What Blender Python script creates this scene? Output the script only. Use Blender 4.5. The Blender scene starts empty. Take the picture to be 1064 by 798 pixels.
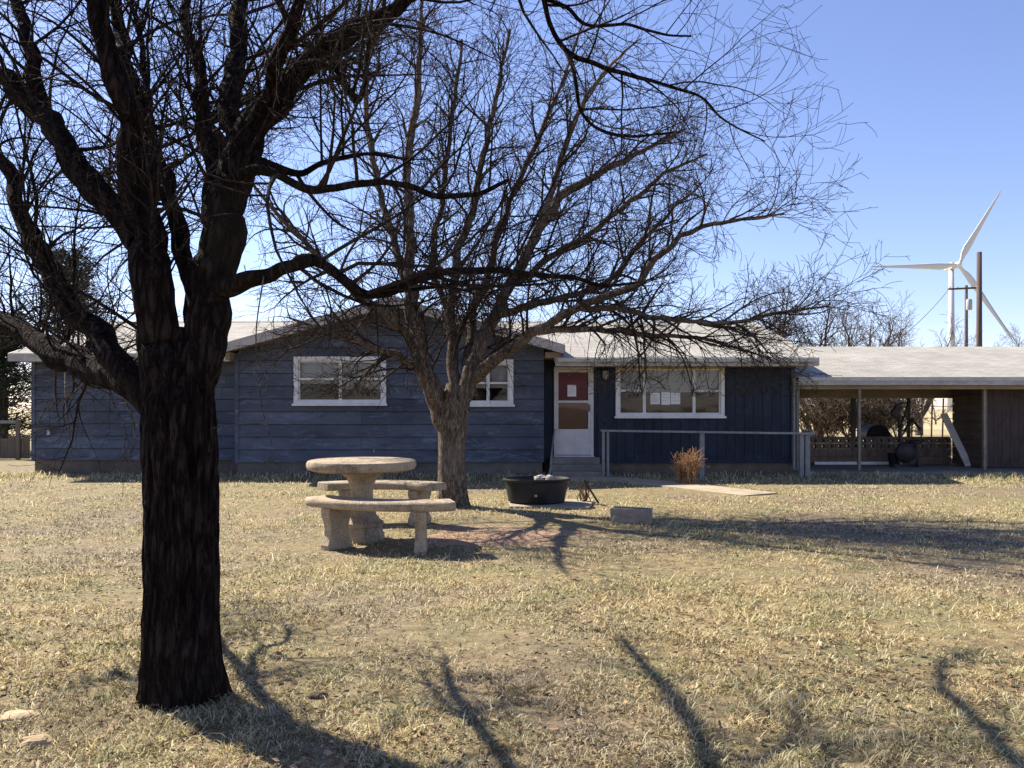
import bpy, math, random
import numpy as np
from mathutils import Vector, Matrix, noise

sc = bpy.context.scene
C = sc.collection
R = math.radians
rnd = random.Random(11)

# ------------------------------------------------------------------ camera
F, CX, HV, CH = 830.0, 532.0, 425.0, 1.45
def P(u, v, d):
    return ((u - CX) / F * d, d, CH - (v - HV) / F * d)
def X(u, d): return (u - CX) / F * d
def Z(v, d): return CH - (v - HV) / F * d

cam = bpy.data.cameras.new('camera')
cam.sensor_width = 36
cam.lens = 36 * F / 1064
cam.shift_y = 26 / 1064
cam.clip_end = 6000
cam.clip_start = 0.05
co = bpy.data.objects.new('camera', cam)
co.location = (0, 0, CH)
co.rotation_euler = (R(90), 0, 0)
C.objects.link(co)
sc.camera = co

# ------------------------------------------------------------------ light
EL = 43.0
AZ = 54.0                                   # sun to the left of the view axis
sd = Vector((-math.sin(R(AZ)) * math.cos(R(EL)), math.cos(R(AZ)) * math.cos(R(EL)), math.sin(R(EL))))
sl = bpy.data.lights.new('sun', 'SUN')
sl.energy = 5.0
sl.angle = R(0.55)
sl.color = (1.0, 0.91, 0.75)
so = bpy.data.objects.new('sun', sl)
so.rotation_euler = sd.to_track_quat('Z', 'Y').to_euler()
C.objects.link(so)
w = bpy.data.worlds.new('World')
sc.world = w
w.use_nodes = True
wn = w.node_tree
sky = wn.nodes.new('ShaderNodeTexSky')
sky.sky_type = 'NISHITA'
sky.sun_disc = False
sky.sun_elevation = R(EL)
sky.sun_rotation = R(-AZ)
sky.altitude = 400
sky.air_density = 1.0
sky.dust_density = 0.25
sky.ozone_density = 4.0
bg = wn.nodes['Background']
bg.inputs[1].default_value = 0.084
tint = wn.nodes.new('ShaderNodeMix'); tint.data_type = 'RGBA'; tint.blend_type = 'MULTIPLY'
tint.inputs[0].default_value = 1.0
tint.inputs[7].default_value = (1.10, 0.94, 1.03, 1)
wn.links.new(sky.outputs[0], tint.inputs[6])
wn.links.new(tint.outputs[2], bg.inputs[0])
sc.view_settings.view_transform = 'Standard'
sc.view_settings.look = 'None'
sc.view_settings.exposure = 1.32
sc.view_settings.gamma = 1
sc.cycles.max_bounces = 6
sc.cycles.transparent_max_bounces = 12

# ------------------------------------------------------------------ materials
class N:
    def __init__(s, name):
        s.m = bpy.data.materials.new(name)
        s.m.use_nodes = True
        s.t = s.m.node_tree
        s.b = s.t.nodes['Principled BSDF']
        s.b.inputs['Specular IOR Level'].default_value = 0.3
        s.out = s.t.nodes['Material Output']
        s._co = None
    def n(s, kind, **kw):
        x = s.t.nodes.new('ShaderNode' + kind)
        for k, v in kw.items(): setattr(x, k, v)
        return x
    def l(s, a, b): s.t.links.new(a, b)
    def co(s, scale=(1, 1, 1)):
        if s._co is None: s._co = s.n('TexCoord').outputs['Object']
        mp = s.n('Mapping')
        mp.inputs['Scale'].default_value = scale
        s.l(s._co, mp.inputs[0])
        return mp.outputs[0]
    def noise(s, scale, detail=4, rough=0.55, st=(1, 1, 1), dist=0):
        x = s.n('TexNoise')
        x.inputs['Scale'].default_value = scale
        x.inputs['Detail'].default_value = detail
        x.inputs['Roughness'].default_value = rough
        x.inputs['Distortion'].default_value = dist
        s.l(s.co(st), x.inputs['Vector'])
        return x.outputs['Fac']
    def ramp(s, fac, stops):
        r = s.n('ValToRGB')
        e = r.color_ramp.elements
        while len(e) < len(stops): e.new(0.5)
        for i, (p, c) in enumerate(stops):
            e[i].position = p
            e[i].color = (c, c, c, 1) if isinstance(c, (int, float)) else (*c, 1)
        s.l(fac, r.inputs[0])
        return r.outputs[0]
    def mix(s, fac, a, b, mode='MIX'):
        x = s.n('Mix', data_type='RGBA', blend_type=mode)
        if isinstance(fac, (int, float)): x.inputs[0].default_value = fac
        else: s.l(fac, x.inputs[0])
        for v, i in ((a, 6), (b, 7)):
            if isinstance(v, tuple): x.inputs[i].default_value = (*v, 1)
            else: s.l(v, x.inputs[i])
        return x.outputs[2]
    def math(s, op, a, b=0.0):
        x = s.n('Math', operation=op)
        for v, i in ((a, 0), (b, 1)):
            if isinstance(v, (int, float)): x.inputs[i].default_value = v
            else: s.l(v, x.inputs[i])
        return x.outputs[0]
    def bump(s, h, st=0.5, dist=0.01, prev=None):
        b = s.n('Bump')
        b.inputs['Strength'].default_value = st
        b.inputs['Distance'].default_value = dist
        s.l(h, b.inputs['Height'])
        if prev is not None: s.l(prev, b.inputs['Normal'])
        return b.outputs[0]
    def done(s, col, rough=0.7, nrm=None, metal=0.0):
        if isinstance(col, tuple): s.b.inputs['Base Color'].default_value = (*col, 1)
        else: s.l(col, s.b.inputs['Base Color'])
        if isinstance(rough, (int, float)): s.b.inputs['Roughness'].default_value = rough
        else: s.l(rough, s.b.inputs['Roughness'])
        s.b.inputs['Metallic'].default_value = metal
        if nrm is not None: s.l(nrm, s.b.inputs['Normal'])
        return s.m

def weathered(name, col, col2, scale=6, rough=0.75, bump=0.25, dirt=None, streak=(1, 1, 1), bd=0.004):
    k = N(name)
    a = k.noise(scale, 5, 0.6, streak)
    c = k.mix(k.ramp(a, [(0.32, 0.0), (0.68, 1.0)]), col, col2)
    if dirt:
        d = k.noise(scale * 0.37, 6, 0.7, (1, 1, 1), 0.5)
        c = k.mix(k.ramp(d, [(0.52, 0.0), (0.72, 0.75)]), c, dirt)
    g = k.noise(scale * 14, 3, 0.6, streak)
    c = k.mix(0.35, c, k.ramp(g, [(0.3, 0.55), (0.7, 1.25)]), 'MULTIPLY')
    return k.done(c, rough, k.bump(g, bump, bd))

M = {}
def cast():
    k = N('concrete_cast')
    a = k.noise(5, 6, 0.7); b = k.noise(2.2, 5, 0.7, (1, 1, .6), 0.6); sp = k.noise(75, 2, 0.6); st = k.noise(9, 4, 0.6, (1, 1, .18))
    c = k.mix(k.ramp(a, [(0.32, 0.0), (0.68, 1.0)]), (0.30, 0.225, 0.145), (0.45, 0.355, 0.245))
    c = k.mix(k.ramp(b, [(0.5, 0.0), (0.66, 0.85)]), c, (0.15, 0.125, 0.10))
    c = k.mix(k.ramp(st, [(0.55, 0.0), (0.72, 0.5)]), c, (0.17, 0.125, 0.085))
    c = k.mix(k.ramp(sp, [(0.56, 0.0), (0.64, 0.6)]), c, (0.52, 0.47, 0.39))
    c = k.mix(k.ramp(sp, [(0.34, 0.65), (0.42, 0.0)]), c, (0.10, 0.08, 0.06))
    pit = k.noise(34, 3, 0.7)
    return k.done(c, 0.92, k.bump(k.ramp(pit, [(0.38, 0.0), (0.5, 1.0)]), 0.6, 0.006, k.bump(a, 0.5, 0.012)))
# faded navy lap siding: chalky, boards differ a little, grain along the boards
def siding(name, base, faded, dark, st):
    k = N(name)
    a = k.noise(1.3, 5, 0.65, st)
    b = k.noise(7, 5, 0.65, (st[0] * 0.6, 1, st[2] * 2.4))
    c = k.mix(k.ramp(a, [(0.3, 0.0), (0.72, 1.0)]), base, faded)
    c = k.mix(k.ramp(b, [(0.55, 0.0), (0.75, 0.7)]), c, dark)
    ch = k.noise(3.2, 6, 0.75, (st[0] * 1.2, 1, st[2] * 1.6), 0.8)
    c = k.mix(k.ramp(ch, [(0.54, 0.0), (0.70, 0.75)]), c, tuple(q * 1.7 for q in faded))
    geo = k.n('NewGeometry')
    c = k.mix(0.55, c, k.ramp(geo.outputs['Random Per Island'], [(0.0, 0.62), (1.0, 1.25)]), 'MULTIPLY')
    sp = k.noise(38, 2, 0.5, (1, 1, 1))
    c = k.mix(k.ramp(sp, [(0.72, 0.0), (0.76, 0.6)]), c, (0.19, 0.185, 0.19))
    g = k.noise(45, 3, 0.6, (st[0] * 0.5, 1, st[2] * 3))
    return k.done(c, 0.7, k.bump(g, 0.25, 0.004))
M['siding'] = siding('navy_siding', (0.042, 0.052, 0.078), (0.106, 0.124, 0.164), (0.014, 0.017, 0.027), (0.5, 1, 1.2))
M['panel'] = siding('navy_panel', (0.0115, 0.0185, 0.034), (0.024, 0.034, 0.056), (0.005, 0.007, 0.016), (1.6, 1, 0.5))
M['foundation'] = weathered('foundation_paint', (0.105, 0.076, 0.062), (0.16, 0.13, 0.105), 3, 0.85, 0.3, (0.05, 0.042, 0.036))
M['foundation_grey'] = weathered('foundation_grey', (0.10, 0.095, 0.088), (0.17, 0.155, 0.135), 3, 0.85, 0.3, (0.06, 0.05, 0.042))
M['trim'] = weathered('trim_paint', (0.42, 0.41, 0.38), (0.56, 0.55, 0.52), 4, 0.55, 0.12, (0.30, 0.27, 0.22))
M['fascia'] = weathered('fascia_paint', (0.34, 0.32, 0.29), (0.52, 0.49, 0.45), 3, 0.65, 0.2, (0.17, 0.14, 0.11), (0.4, 1, 1))
M['window_white'] = weathered('window_white', (0.66, 0.66, 0.65), (0.78, 0.78, 0.77), 5, 0.45, 0.08, (0.5, 0.48, 0.44))
M['soffit'] = weathered('soffit_board', (0.26, 0.21, 0.15), (0.38, 0.31, 0.22), 3, 0.8, 0.2, (0.15, 0.11, 0.07), (0.4, 2, 1))
M['ochre'] = weathered('ochre_board', (0.46, 0.33, 0.12), (0.55, 0.42, 0.19), 4, 0.7, 0.2, (0.3, 0.2, 0.1), (0.5, 1, 2))
M['door_white'] = weathered('door_white', (0.55, 0.53, 0.53), (0.66, 0.64, 0.63), 5, 0.45, 0.08, (0.42, 0.38, 0.36))
M['door_red'] = weathered('door_red', (0.10, 0.011, 0.017), (0.14, 0.018, 0.024), 5, 0.5, 0.08, None, (1, 1, .4))
M['paper'] = weathered('paper', (0.74, 0.75, 0.76), (0.8, 0.8, 0.8), 3, 0.6, 0.02)
M['ink'] = N('print').done((0.12, 0.12, 0.13), 0.7)
M['blind'] = weathered('blind_slats', (0.52, 0.53, 0.55), (0.60, 0.61, 0.62), 4, 0.6, 0.05)
M['room'] = weathered('room_dark', (0.03, 0.037, 0.050), (0.05, 0.06, 0.075), 2, 0.9, 0.05)
M['concrete'] = cast()
M['paver'] = weathered('old_paver', (0.28, 0.23, 0.165), (0.38, 0.32, 0.24), 4, 0.9, 0.4, (0.17, 0.13, 0.09))
M['slab'] = weathered('concrete_slab', (0.30, 0.245, 0.17), (0.40, 0.335, 0.25), 3, 0.85, 0.4, (0.19, 0.145, 0.095))
M['steps'] = weathered('concrete_steps', (0.15, 0.14, 0.125), (0.24, 0.22, 0.19), 4, 0.85, 0.3, (0.08, 0.07, 0.06))
M['block'] = weathered('cinder_block', (0.22, 0.18, 0.145), (0.34, 0.29, 0.24), 14, 0.9, 0.6, (0.16, 0.13, 0.105))
M['breeze'] = weathered('breeze_block', (0.13, 0.095, 0.07), (0.20, 0.15, 0.11), 6, 0.9, 0.4, (0.07, 0.05, 0.04))
M['rail'] = weathered('rail_paint', (0.17, 0.18, 0.185), (0.26, 0.27, 0.275), 8, 0.6, 0.2, (0.18, 0.17, 0.15))
M['post'] = weathered('post_paint', (0.18, 0.15, 0.115), (0.27, 0.235, 0.19), 6, 0.65, 0.2, (0.16, 0.13, 0.10))
M['darkpost'] = weathered('dark_post', (0.05, 0.04, 0.035), (0.09, 0.07, 0.06), 6, 0.7, 0.2)
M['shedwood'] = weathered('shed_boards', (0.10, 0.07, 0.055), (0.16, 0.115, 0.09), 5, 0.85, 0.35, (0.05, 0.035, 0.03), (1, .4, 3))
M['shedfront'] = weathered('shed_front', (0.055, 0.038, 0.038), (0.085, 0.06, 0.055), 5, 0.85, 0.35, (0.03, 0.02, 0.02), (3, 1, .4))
M['whiteboard'] = weathered('white_plank', (0.66, 0.63, 0.58), (0.78, 0.75, 0.70), 6, 0.7, 0.2, (0.4, 0.34, 0.28))
M['rubber'] = weathered('black_rubber', (0.010, 0.0105, 0.013), (0.02, 0.02, 0.023), 6, 0.55, 0.15, (0.05, 0.045, 0.04))
M['stone'] = weathered('pale_stone', (0.30, 0.285, 0.26), (0.42, 0.40, 0.37), 16, 0.9, 0.5, (0.3, 0.26, 0.2))
M['flatstone'] = weathered('sandstone', (0.40, 0.29, 0.17), (0.50, 0.38, 0.25), 9, 0.9, 0.5, (0.28, 0.2, 0.12))
M['soil'] = weathered('potting_soil', (0.05, 0.035, 0.025), (0.09, 0.065, 0.045), 20, 0.95, 0.8)
M['steel'] = weathered('black_steel', (0.02, 0.018, 0.02), (0.04, 0.034, 0.034), 10, 0.5, 0.1)
M['rust'] = weathered('rusty_steel', (0.06, 0.035, 0.025), (0.12, 0.065, 0.04), 12, 0.8, 0.3)
M['galv'] = weathered('galvanised', (0.30, 0.31, 0.31), (0.42, 0.42, 0.42), 12, 0.5, 0.1)
M['turbine'] = N('turbine_white').done((0.52, 0.53, 0.55), 0.5)
M['pole'] = weathered('pole_wood', (0.075, 0.055, 0.05), (0.12, 0.09, 0.075), 3, 0.9, 0.3, None, (3, 3, .3))
M['wire'] = N('wire').done((0.04, 0.04, 0.045), 0.6)
M['lampglass'] = weathered('lantern_glass', (0.26, 0.27, 0.27), (0.36, 0.36, 0.36), 20, 0.3, 0.05)
M['fencewood'] = weathered('fence_wood', (0.12, 0.095, 0.075), (0.19, 0.155, 0.12), 4, 0.9, 0.3, None, (1, 1, .3))

def bark(name, dark, light, moss, st=(16, 16, 2.4), bd=0.03, lift=0.5):
    k = N(name)
    a = k.noise(1.0, 6, 0.65, st, 0.6)
    b = k.noise(0.9, 3, 0.5, (1, 1, 1))
    vo = k.n('TexVoronoi', feature='DISTANCE_TO_EDGE')
    vo.inputs['Scale'].default_value = 1.0
    wv = k.mix(0.28, k.co(tuple(q * 1.15 for q in st)), k.ramp(k.noise(1.6, 3, 0.6, st), [(0, 0.0), (1, 6.0)]), 'ADD')
    k.l(wv, vo.inputs['Vector'])
    pl = k.ramp(vo.outputs['Distance'], [(0.0, 0.0), (0.22, 1.0)])
    c = k.mix(k.ramp(a, [(0.36, 0.0), (lift + 0.2, 1.0)]), dark, light)
    c = k.mix(pl, k.mix(0.65, c, (0.0, 0.0, 0.0)), c)
    c = k.mix(k.ramp(b, [(0.52, 0.0), (0.75, 0.55)]), c, moss)
    fine = k.noise(4.0, 4, 0.6, st)
    k.b.inputs['Specular IOR Level'].default_value = 0.06
    return k.done(c, 0.95, k.bump(fine, 0.5, bd * 0.25, k.bump(pl, 0.8, bd * 0.7, k.bump(a, 0.8, bd))))
M['bark_dark'] = bark('dark_bark', (0.011, 0.0078, 0.0078), (0.050, 0.034, 0.030), (0.045, 0.036, 0.024), (20, 20, 4.0), 0.035)
M['bark_brown'] = bark('brown_bark', (0.085, 0.064, 0.05), (0.29, 0.23, 0.18), (0.30, 0.245, 0.19), (26, 26, 6), 0.012)
M['twig_dark'] = bark('dark_twig', (0.018, 0.013, 0.012), (0.055, 0.04, 0.033), (0.075, 0.058, 0.043), (20, 20, 20), 0.003)
M['twig_brown'] = bark('brown_twig', (0.032, 0.022, 0.019), (0.095, 0.07, 0.056), (0.11, 0.085, 0.065), (20, 20, 20), 0.003)
M['twig_sunlit'] = bark('sunlit_twig', (0.09, 0.07, 0.06), (0.20, 0.165, 0.14), (0.18, 0.15, 0.12), (20, 20, 20), 0.002)  # sunlight on the hanging twigs put into a lighter bark colour
M['twig_grey'] = bark('grey_twig', (0.10, 0.08, 0.068), (0.19, 0.155, 0.13), (0.16, 0.13, 0.10), (4, 4, 4), 0.004)
M['twig_thicket'] = bark('thicket_twig', (0.10, 0.076, 0.06), (0.23, 0.18, 0.145), (0.21, 0.175, 0.12), (4, 4, 4), 0.004)
M['drybush'] = weathered('dry_stalks', (0.26, 0.14, 0.07), (0.38, 0.23, 0.12), 9, 0.9, 0.2)
M['deadstalk'] = weathered('dead_stalks', (0.07, 0.042, 0.03), (0.14, 0.085, 0.055), 9, 0.9, 0.2)

def needles():
    k = N('conifer_needles')
    geo = k.n('NewGeometry')
    c = k.ramp(geo.outputs['Random Per Island'], [(0.0, (0.022, 0.034, 0.016)), (0.55, (0.045, 0.062, 0.028)), (0.85, (0.085, 0.085, 0.045)), (1.0, (0.14, 0.105, 0.06))])
    return k.done(c, 0.8)
M['needles'] = needles()

def glass():
    k = N('window_glass')
    k.t.nodes.remove(k.b)
    tr = k.n('BsdfTransparent'); tr.inputs[0].default_value = (0.82, 0.84, 0.85, 1)
    gl = k.n('BsdfGlossy'); gl.inputs['Roughness'].default_value = 0.04
    nz = k.noise(1.6, 2, 0.5)
    k.l(k.bump(nz, 0.12, 0.02), gl.inputs['Normal'])
    mx = k.n('MixShader')
    lw = k.n('LayerWeight'); lw.inputs[0].default_value = 0.30
    f = k.math('ADD', k.math('MULTIPLY', lw.outputs['Fresnel'], 0.9), 0.012)
    k.l(f, mx.inputs[0]); k.l(tr.outputs[0], mx.inputs[1]); k.l(gl.outputs[0], mx.inputs[2])
    k.l(mx.outputs[0], k.out.inputs[0])
    return k.m
M['glass'] = glass()

def reflection_film():
    k = N('pink_reflection')
    k.t.nodes.remove(k.b)
    tr = k.n('BsdfTransparent'); df_ = k.n('BsdfDiffuse'); df_.inputs[0].default_value = (0.25, 0.115, 0.125, 1)  # diffuse pink stands in for the reflection on the upper door pane
    mx = k.n('MixShader')
    k.l(k.ramp(k.noise(5, 4, 0.6), [(0.3, 0.22), (0.7, 0.5)]), mx.inputs[0]); k.l(tr.outputs[0], mx.inputs[1]); k.l(df_.outputs[0], mx.inputs[2])
    k.l(mx.outputs[0], k.out.inputs[0])
    return k.m
M['reflection_film'] = reflection_film()

# roof shingles: courses and tabs, sun-bleached
def shingles():
    k = N('pale_shingles')
    br = k.n('TexBrick')
    br.inputs['Scale'].default_value = 1.0
    br.inputs['Brick Width'].default_value = 0.30
    br.inputs['Row Height'].default_value = 0.14
    br.inputs['Mortar Size'].default_value = 0.006
    br.inputs['Color1'].default_value = (0.30, 0.285, 0.26, 1)
    br.inputs['Color2'].default_value = (0.37, 0.355, 0.325, 1)
    br.inputs['Mortar'].default_value = (0.20, 0.19, 0.17, 1)
    uv = k.n('UVMap')
    k.l(uv.outputs[0], br.inputs['Vector'])
    a = k.noise(0.9, 5, 0.65)
    c = k.mix(0.6, br.outputs[0], k.ramp(a, [(0.3, 0.66), (0.7, 1.14)]), 'MULTIPLY')
    st = k.noise(1.0, 4, 0.6, (5, 0.5, 1))
    c = k.mix(k.ramp(st, [(0.55, 0.0), (0.8, 0.45)]), c, (0.19, 0.18, 0.165))
    g = k.noise(60, 2, 0.6)
    return k.done(c, 0.95, k.bump(g, 0.3, 0.004, k.bump(br.outputs[1], 0.35, -0.006)))
M['shingles'] = shingles()

# lawn: one colour field shared by the soil sheet and the blades
def lawn(name, blades):
    k = N(name)
    big = k.noise(0.33, 5, 0.65, (1, 1, 1), 0.4)
    mid = k.noise(1.3, 6, 0.72, (1, 1, 1), 0.3)
    fine = k.noise(9, 4, 0.7)
    if blades:
        geo = k.n('NewGeometry')
        ri = geo.outputs['Random Per Island']
        straw = k.ramp(ri, [(0.0, (0.07, 0.045, 0.025)), (0.3, (0.36, 0.27, 0.12)), (0.6, (0.65, 0.535, 0.285)), (1.0, (0.88, 0.80, 0.58))])
        green = k.ramp(ri, [(0.0, (0.06, 0.085, 0.035)), (0.5, (0.30, 0.295, 0.14)), (1.0, (0.74, 0.69, 0.45))])
        brown = k.ramp(ri, [(0.0, (0.07, 0.05, 0.035)), (0.5, (0.31, 0.25, 0.155)), (1.0, (0.78, 0.71, 0.53))])
    else:
        straw = k.ramp(fine, [(0.3, (0.11, 0.08, 0.042)), (0.7, (0.29, 0.23, 0.12))])
        green = k.ramp(fine, [(0.3, (0.10, 0.095, 0.045)), (0.7, (0.22, 0.195, 0.10))])
        brown = k.ramp(fine, [(0.3, (0.10, 0.075, 0.048)), (0.7, (0.25, 0.195, 0.125))])
    c = k.mix(k.ramp(mid, [(0.44, 0.0), (0.62, 0.85)]), straw, green)
    c = k.mix(k.ramp(big, [(0.47, 0.0), (0.60, 1.0)]), c, brown)
    if blades:
        k.done(c, 0.75)
        tl = k.n('BsdfTranslucent'); k.l(c, tl.inputs[0])
        mx = k.n('MixShader'); mx.inputs[0].default_value = 0.42
        k.l(k.b.outputs[0], mx.inputs[1]); k.l(tl.outputs[0], mx.inputs[2]); k.l(mx.outputs[0], k.out.inputs[0])
        return k.m
    # bare reddish earth by the table and the tub, far field paler
    sep = k.n('SeparateXYZ'); k.l(k.co(), sep.inputs[0])
    dx = k.math('DIVIDE', k.math('SUBTRACT', sep.outputs[0], -0.35), 2.3)
    dy = k.math('DIVIDE', k.math('SUBTRACT', sep.outputs[1], 9.2), 1.5)
    rr = k.math('ADD', k.math('MULTIPLY', dx, dx), k.math('MULTIPLY', dy, dy))
    rr = k.math('ADD', rr, k.math('MULTIPLY', mid, 1.6))
    dirt = k.ramp(fine, [(0.3, (0.25, 0.15, 0.10)), (0.7, (0.38, 0.25, 0.17))])
    c = k.mix(k.ramp(rr, [(0.95, 1.0), (1.5, 0.0)]), c, dirt)
    far = k.ramp(k.math('DIVIDE', sep.outputs[1], 100.0), [(0.3, 0.0), (0.6, 1.0)])
    ff = k.noise(0.012, 4, 0.6, (0.4, 2.2, 1))
    fc = k.ramp(ff, [(0.35, (0.30, 0.25, 0.13)), (0.55, (0.40, 0.33, 0.19)), (0.7, (0.22, 0.20, 0.11))])
    c = k.mix(far, c, fc)
    h = k.noise(28, 4, 0.7)
    return k.done(c, 0.95, k.bump(h, 0.7, 0.03))
M['lawn'] = lawn('lawn_soil', False)
M['grass'] = lawn('grass_blades', True)

# ------------------------------------------------------------------ mesh helpers
def tag(o, label=None, cat=None, group=None, kind=None):
    if label: o['label'] = label
    if cat: o['category'] = cat
    if group: o['group'] = group
    if kind: o['kind'] = kind
    return o
def empty(name, loc, label, cat, group=None):
    o = bpy.data.objects.new(name, None)
    o.location = loc
    o.empty_display_size = 0.2
    C.objects.link(o)
    return tag(o, label, cat, group)
def world_loc(o):
    p = Vector(o.location)
    while o.parent is not None:
        o = o.parent
        p = p + Vector(o.location)
    return p
def link(o, parent):
    C.objects.link(o)
    if parent is not None:
        o.parent = parent
        o.location = -world_loc(parent)
    return o

class MB:
    def __init__(s): s.v = []; s.f = []
    def quad(s, a, b, c, d):
        i = len(s.v); s.v += [a, b, c, d]; s.f.append((i, i + 1, i + 2, i + 3)); return s
    def box(s, x0, x1, y0, y1, z0, z1):
        i = len(s.v)
        s.v += [(x0, y0, z0), (x1, y0, z0), (x1, y1, z0), (x0, y1, z0), (x0, y0, z1), (x1, y0, z1), (x1, y1, z1), (x0, y1, z1)]
        for q in ((0, 3, 2, 1), (4, 5, 6, 7), (0, 1, 5, 4), (1, 2, 6, 5), (2, 3, 7, 6), (3, 0, 4, 7)):
            s.f.append(tuple(i + j for j in q))
        return s
    def slab(s, tops, t):
        """a plate: polygon `tops`, thickness t downwards"""
        i = len(s.v); n = len(tops)
        s.v += [tuple(p) for p in tops] + [(p[0], p[1], p[2] - t) for p in tops]
        s.f.append(tuple(range(i, i + n)))
        s.f.append(tuple(range(i + 2 * n - 1, i + n - 1, -1)))
        for j in range(n):
            k = (j + 1) % n
            s.f.append((i + j, i + n + j, i + n + k, i + k))
        return s
    def prism(s, poly, y0, y1):
        """polygon in xz pushed along y"""
        i = len(s.v); n = len(poly)
        s.v += [(p[0], y0, p[1]) for p in poly] + [(p[0], y1, p[1]) for p in poly]
        s.f.append(tuple(range(i, i + n)))
        s.f.append(tuple(range(i + 2 * n - 1, i + n - 1, -1)))
        for j in range(n):
            k = (j + 1) % n
            s.f.append((i + j, i + n + j, i + n + k, i + k))
        return s
    def bar(s, a, b, wx, wy=None):
        """square bar from a to b"""
        wy = wy or wx
        a = Vector(a); b = Vector(b); t = (b - a).normalized()
        ref = Vector((0, 1, 0)) if abs(t.y) < 0.9 else Vector((1, 0, 0))
        u = t.cross(ref).normalized() * wx / 2
        q = t.cross(u).normalized() * wy / 2
        i = len(s.v)
        for p in (a, b):
            s.v += [tuple(p - u - q), tuple(p + u - q), tuple(p + u + q), tuple(p - u + q)]
        for f in ((0, 3, 2, 1), (4, 5, 6, 7), (0, 1, 5, 4), (1, 2, 6, 5), (2, 3, 7, 6), (3, 0, 4, 7)):
            s.f.append(tuple(i + j for j in f))
        return s
    def lathe(s, cx, cy, prof, n=32, ex=1.0, ey=1.0):
        i = len(s.v)
        for r, z in prof:
            for j in range(n):
                a = 2 * math.pi * j / n
                s.v.append((cx + r * ex * math.cos(a), cy + r * ey * math.sin(a), z))
        m = len(prof)
        for q in range(m - 1):
            for j in range(n):
                k = (j + 1) % n
                s.f.append((i + q * n + j, i + q * n + k, i + (q + 1) * n + k, i + (q + 1) * n + j))
        s.f.append(tuple(i + j for j in range(n - 1, -1, -1)))
        s.f.append(tuple(i + (m - 1) * n + j for j in range(n)))
        return s
    def pipe(s, pts, r, k=8):
        pts = np.array(pts, float)
        V, Fq = tube_arrays(pts, np.full(len(pts), r), k)
        i = len(s.v)
        s.v += [tuple(p) for p in V]
        s.f += [tuple(i + j for j in q) for q in Fq]
        s.f.append(tuple(i + j for j in range(k - 1, -1, -1)))
        b = i + (len(pts) - 1) * k
        s.f.append(tuple(b + j for j in range(k)))
        return s
    def build(s, name, mat, parent=None, smooth=False, bevel=0, uv=None):
        me = bpy.data.meshes.new(name)
        me.from_pydata(s.v, [], s.f)
        me.materials.append(mat)
        if smooth:
            me.polygons.foreach_set('use_smooth', [True] * len(me.polygons))
        if uv:
            lay = me.uv_layers.new(name='UVMap')
            for lp in me.loops:
                lay.data[lp.index].uv = uv(me.vertices[lp.vertex_index].co)
        o = bpy.data.objects.new(name, me)
        link(o, parent)
        if bevel:
            b = o.modifiers.new('bevel', 'BEVEL'); b.width = bevel; b.segments = 2; b.limit_method = 'ANGLE'
        if smooth and bevel == 0:
            pass
        return o

def tube_arrays(pts, rad, k):
    n = len(pts)
    t = np.empty_like(pts)
    t[1:-1] = pts[2:] - pts[:-2]
    t[0] = pts[1] - pts[0]; t[-1] = pts[-1] - pts[-2]
    t /= np.maximum(np.linalg.norm(t, axis=1, keepdims=True), 1e-9)
    ov = np.abs(pts[-1] - pts[0])
    ref = np.zeros(3); ref[int(np.argmin(ov))] = 1
    u = np.cross(t, ref); u /= np.maximum(np.linalg.norm(u, axis=1, keepdims=True), 1e-6)
    v = np.cross(t, u)
    a = np.linspace(0, 2 * np.pi, k, endpoint=False)
    V = pts[:, None, :] + rad[:, None, None] * (np.cos(a)[None, :, None] * u[:, None, :] + np.sin(a)[None, :, None] * v[:, None, :])
    V = V.reshape(-1, 3)
    i = np.arange(n - 1)[:, None] * k; j = np.arange(k)[None, :]; j2 = (j + 1) % k
    Fq = np.stack([i + j, i + k + j, i + k + j2, i + j2], -1).reshape(-1, 4)
    return V, Fq

class Tubes:
    def __init__(s): s.V = []; s.F = []; s.n = 0
    def add(s, pts, rad, k):
        V, Fq = tube_arrays(np.asarray(pts, float), np.asarray(rad, float), k)
        s.V.append(V); s.F.append(Fq + s.n); s.n += len(V)
    def build(s, name, mat, parent=None, smooth=True):
        return np_mesh(name, np.concatenate(s.V), np.concatenate(s.F), mat, parent, smooth)

def np_mesh(name, V, Fc, mat, parent=None, smooth=True):
    me = bpy.data.meshes.new(name)
    k = Fc.shape[1]
    me.vertices.add(len(V)); me.vertices.foreach_set('co', V.astype(np.float32).ravel())
    me.loops.add(Fc.size); me.loops.foreach_set('vertex_index', Fc.astype(np.int32).ravel())
    me.polygons.add(len(Fc))
    me.polygons.foreach_set('loop_start', np.arange(0, Fc.size, k, dtype=np.int32))
    me.polygons.foreach_set('loop_total', np.full(len(Fc), k, np.int32))
    me.polygons.foreach_set('use_smooth', np.full(len(Fc), smooth))
    me.update(calc_edges=True)
    me.materials.append(mat)
    o = bpy.data.objects.new(name, me)
    return link(o, parent)

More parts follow.
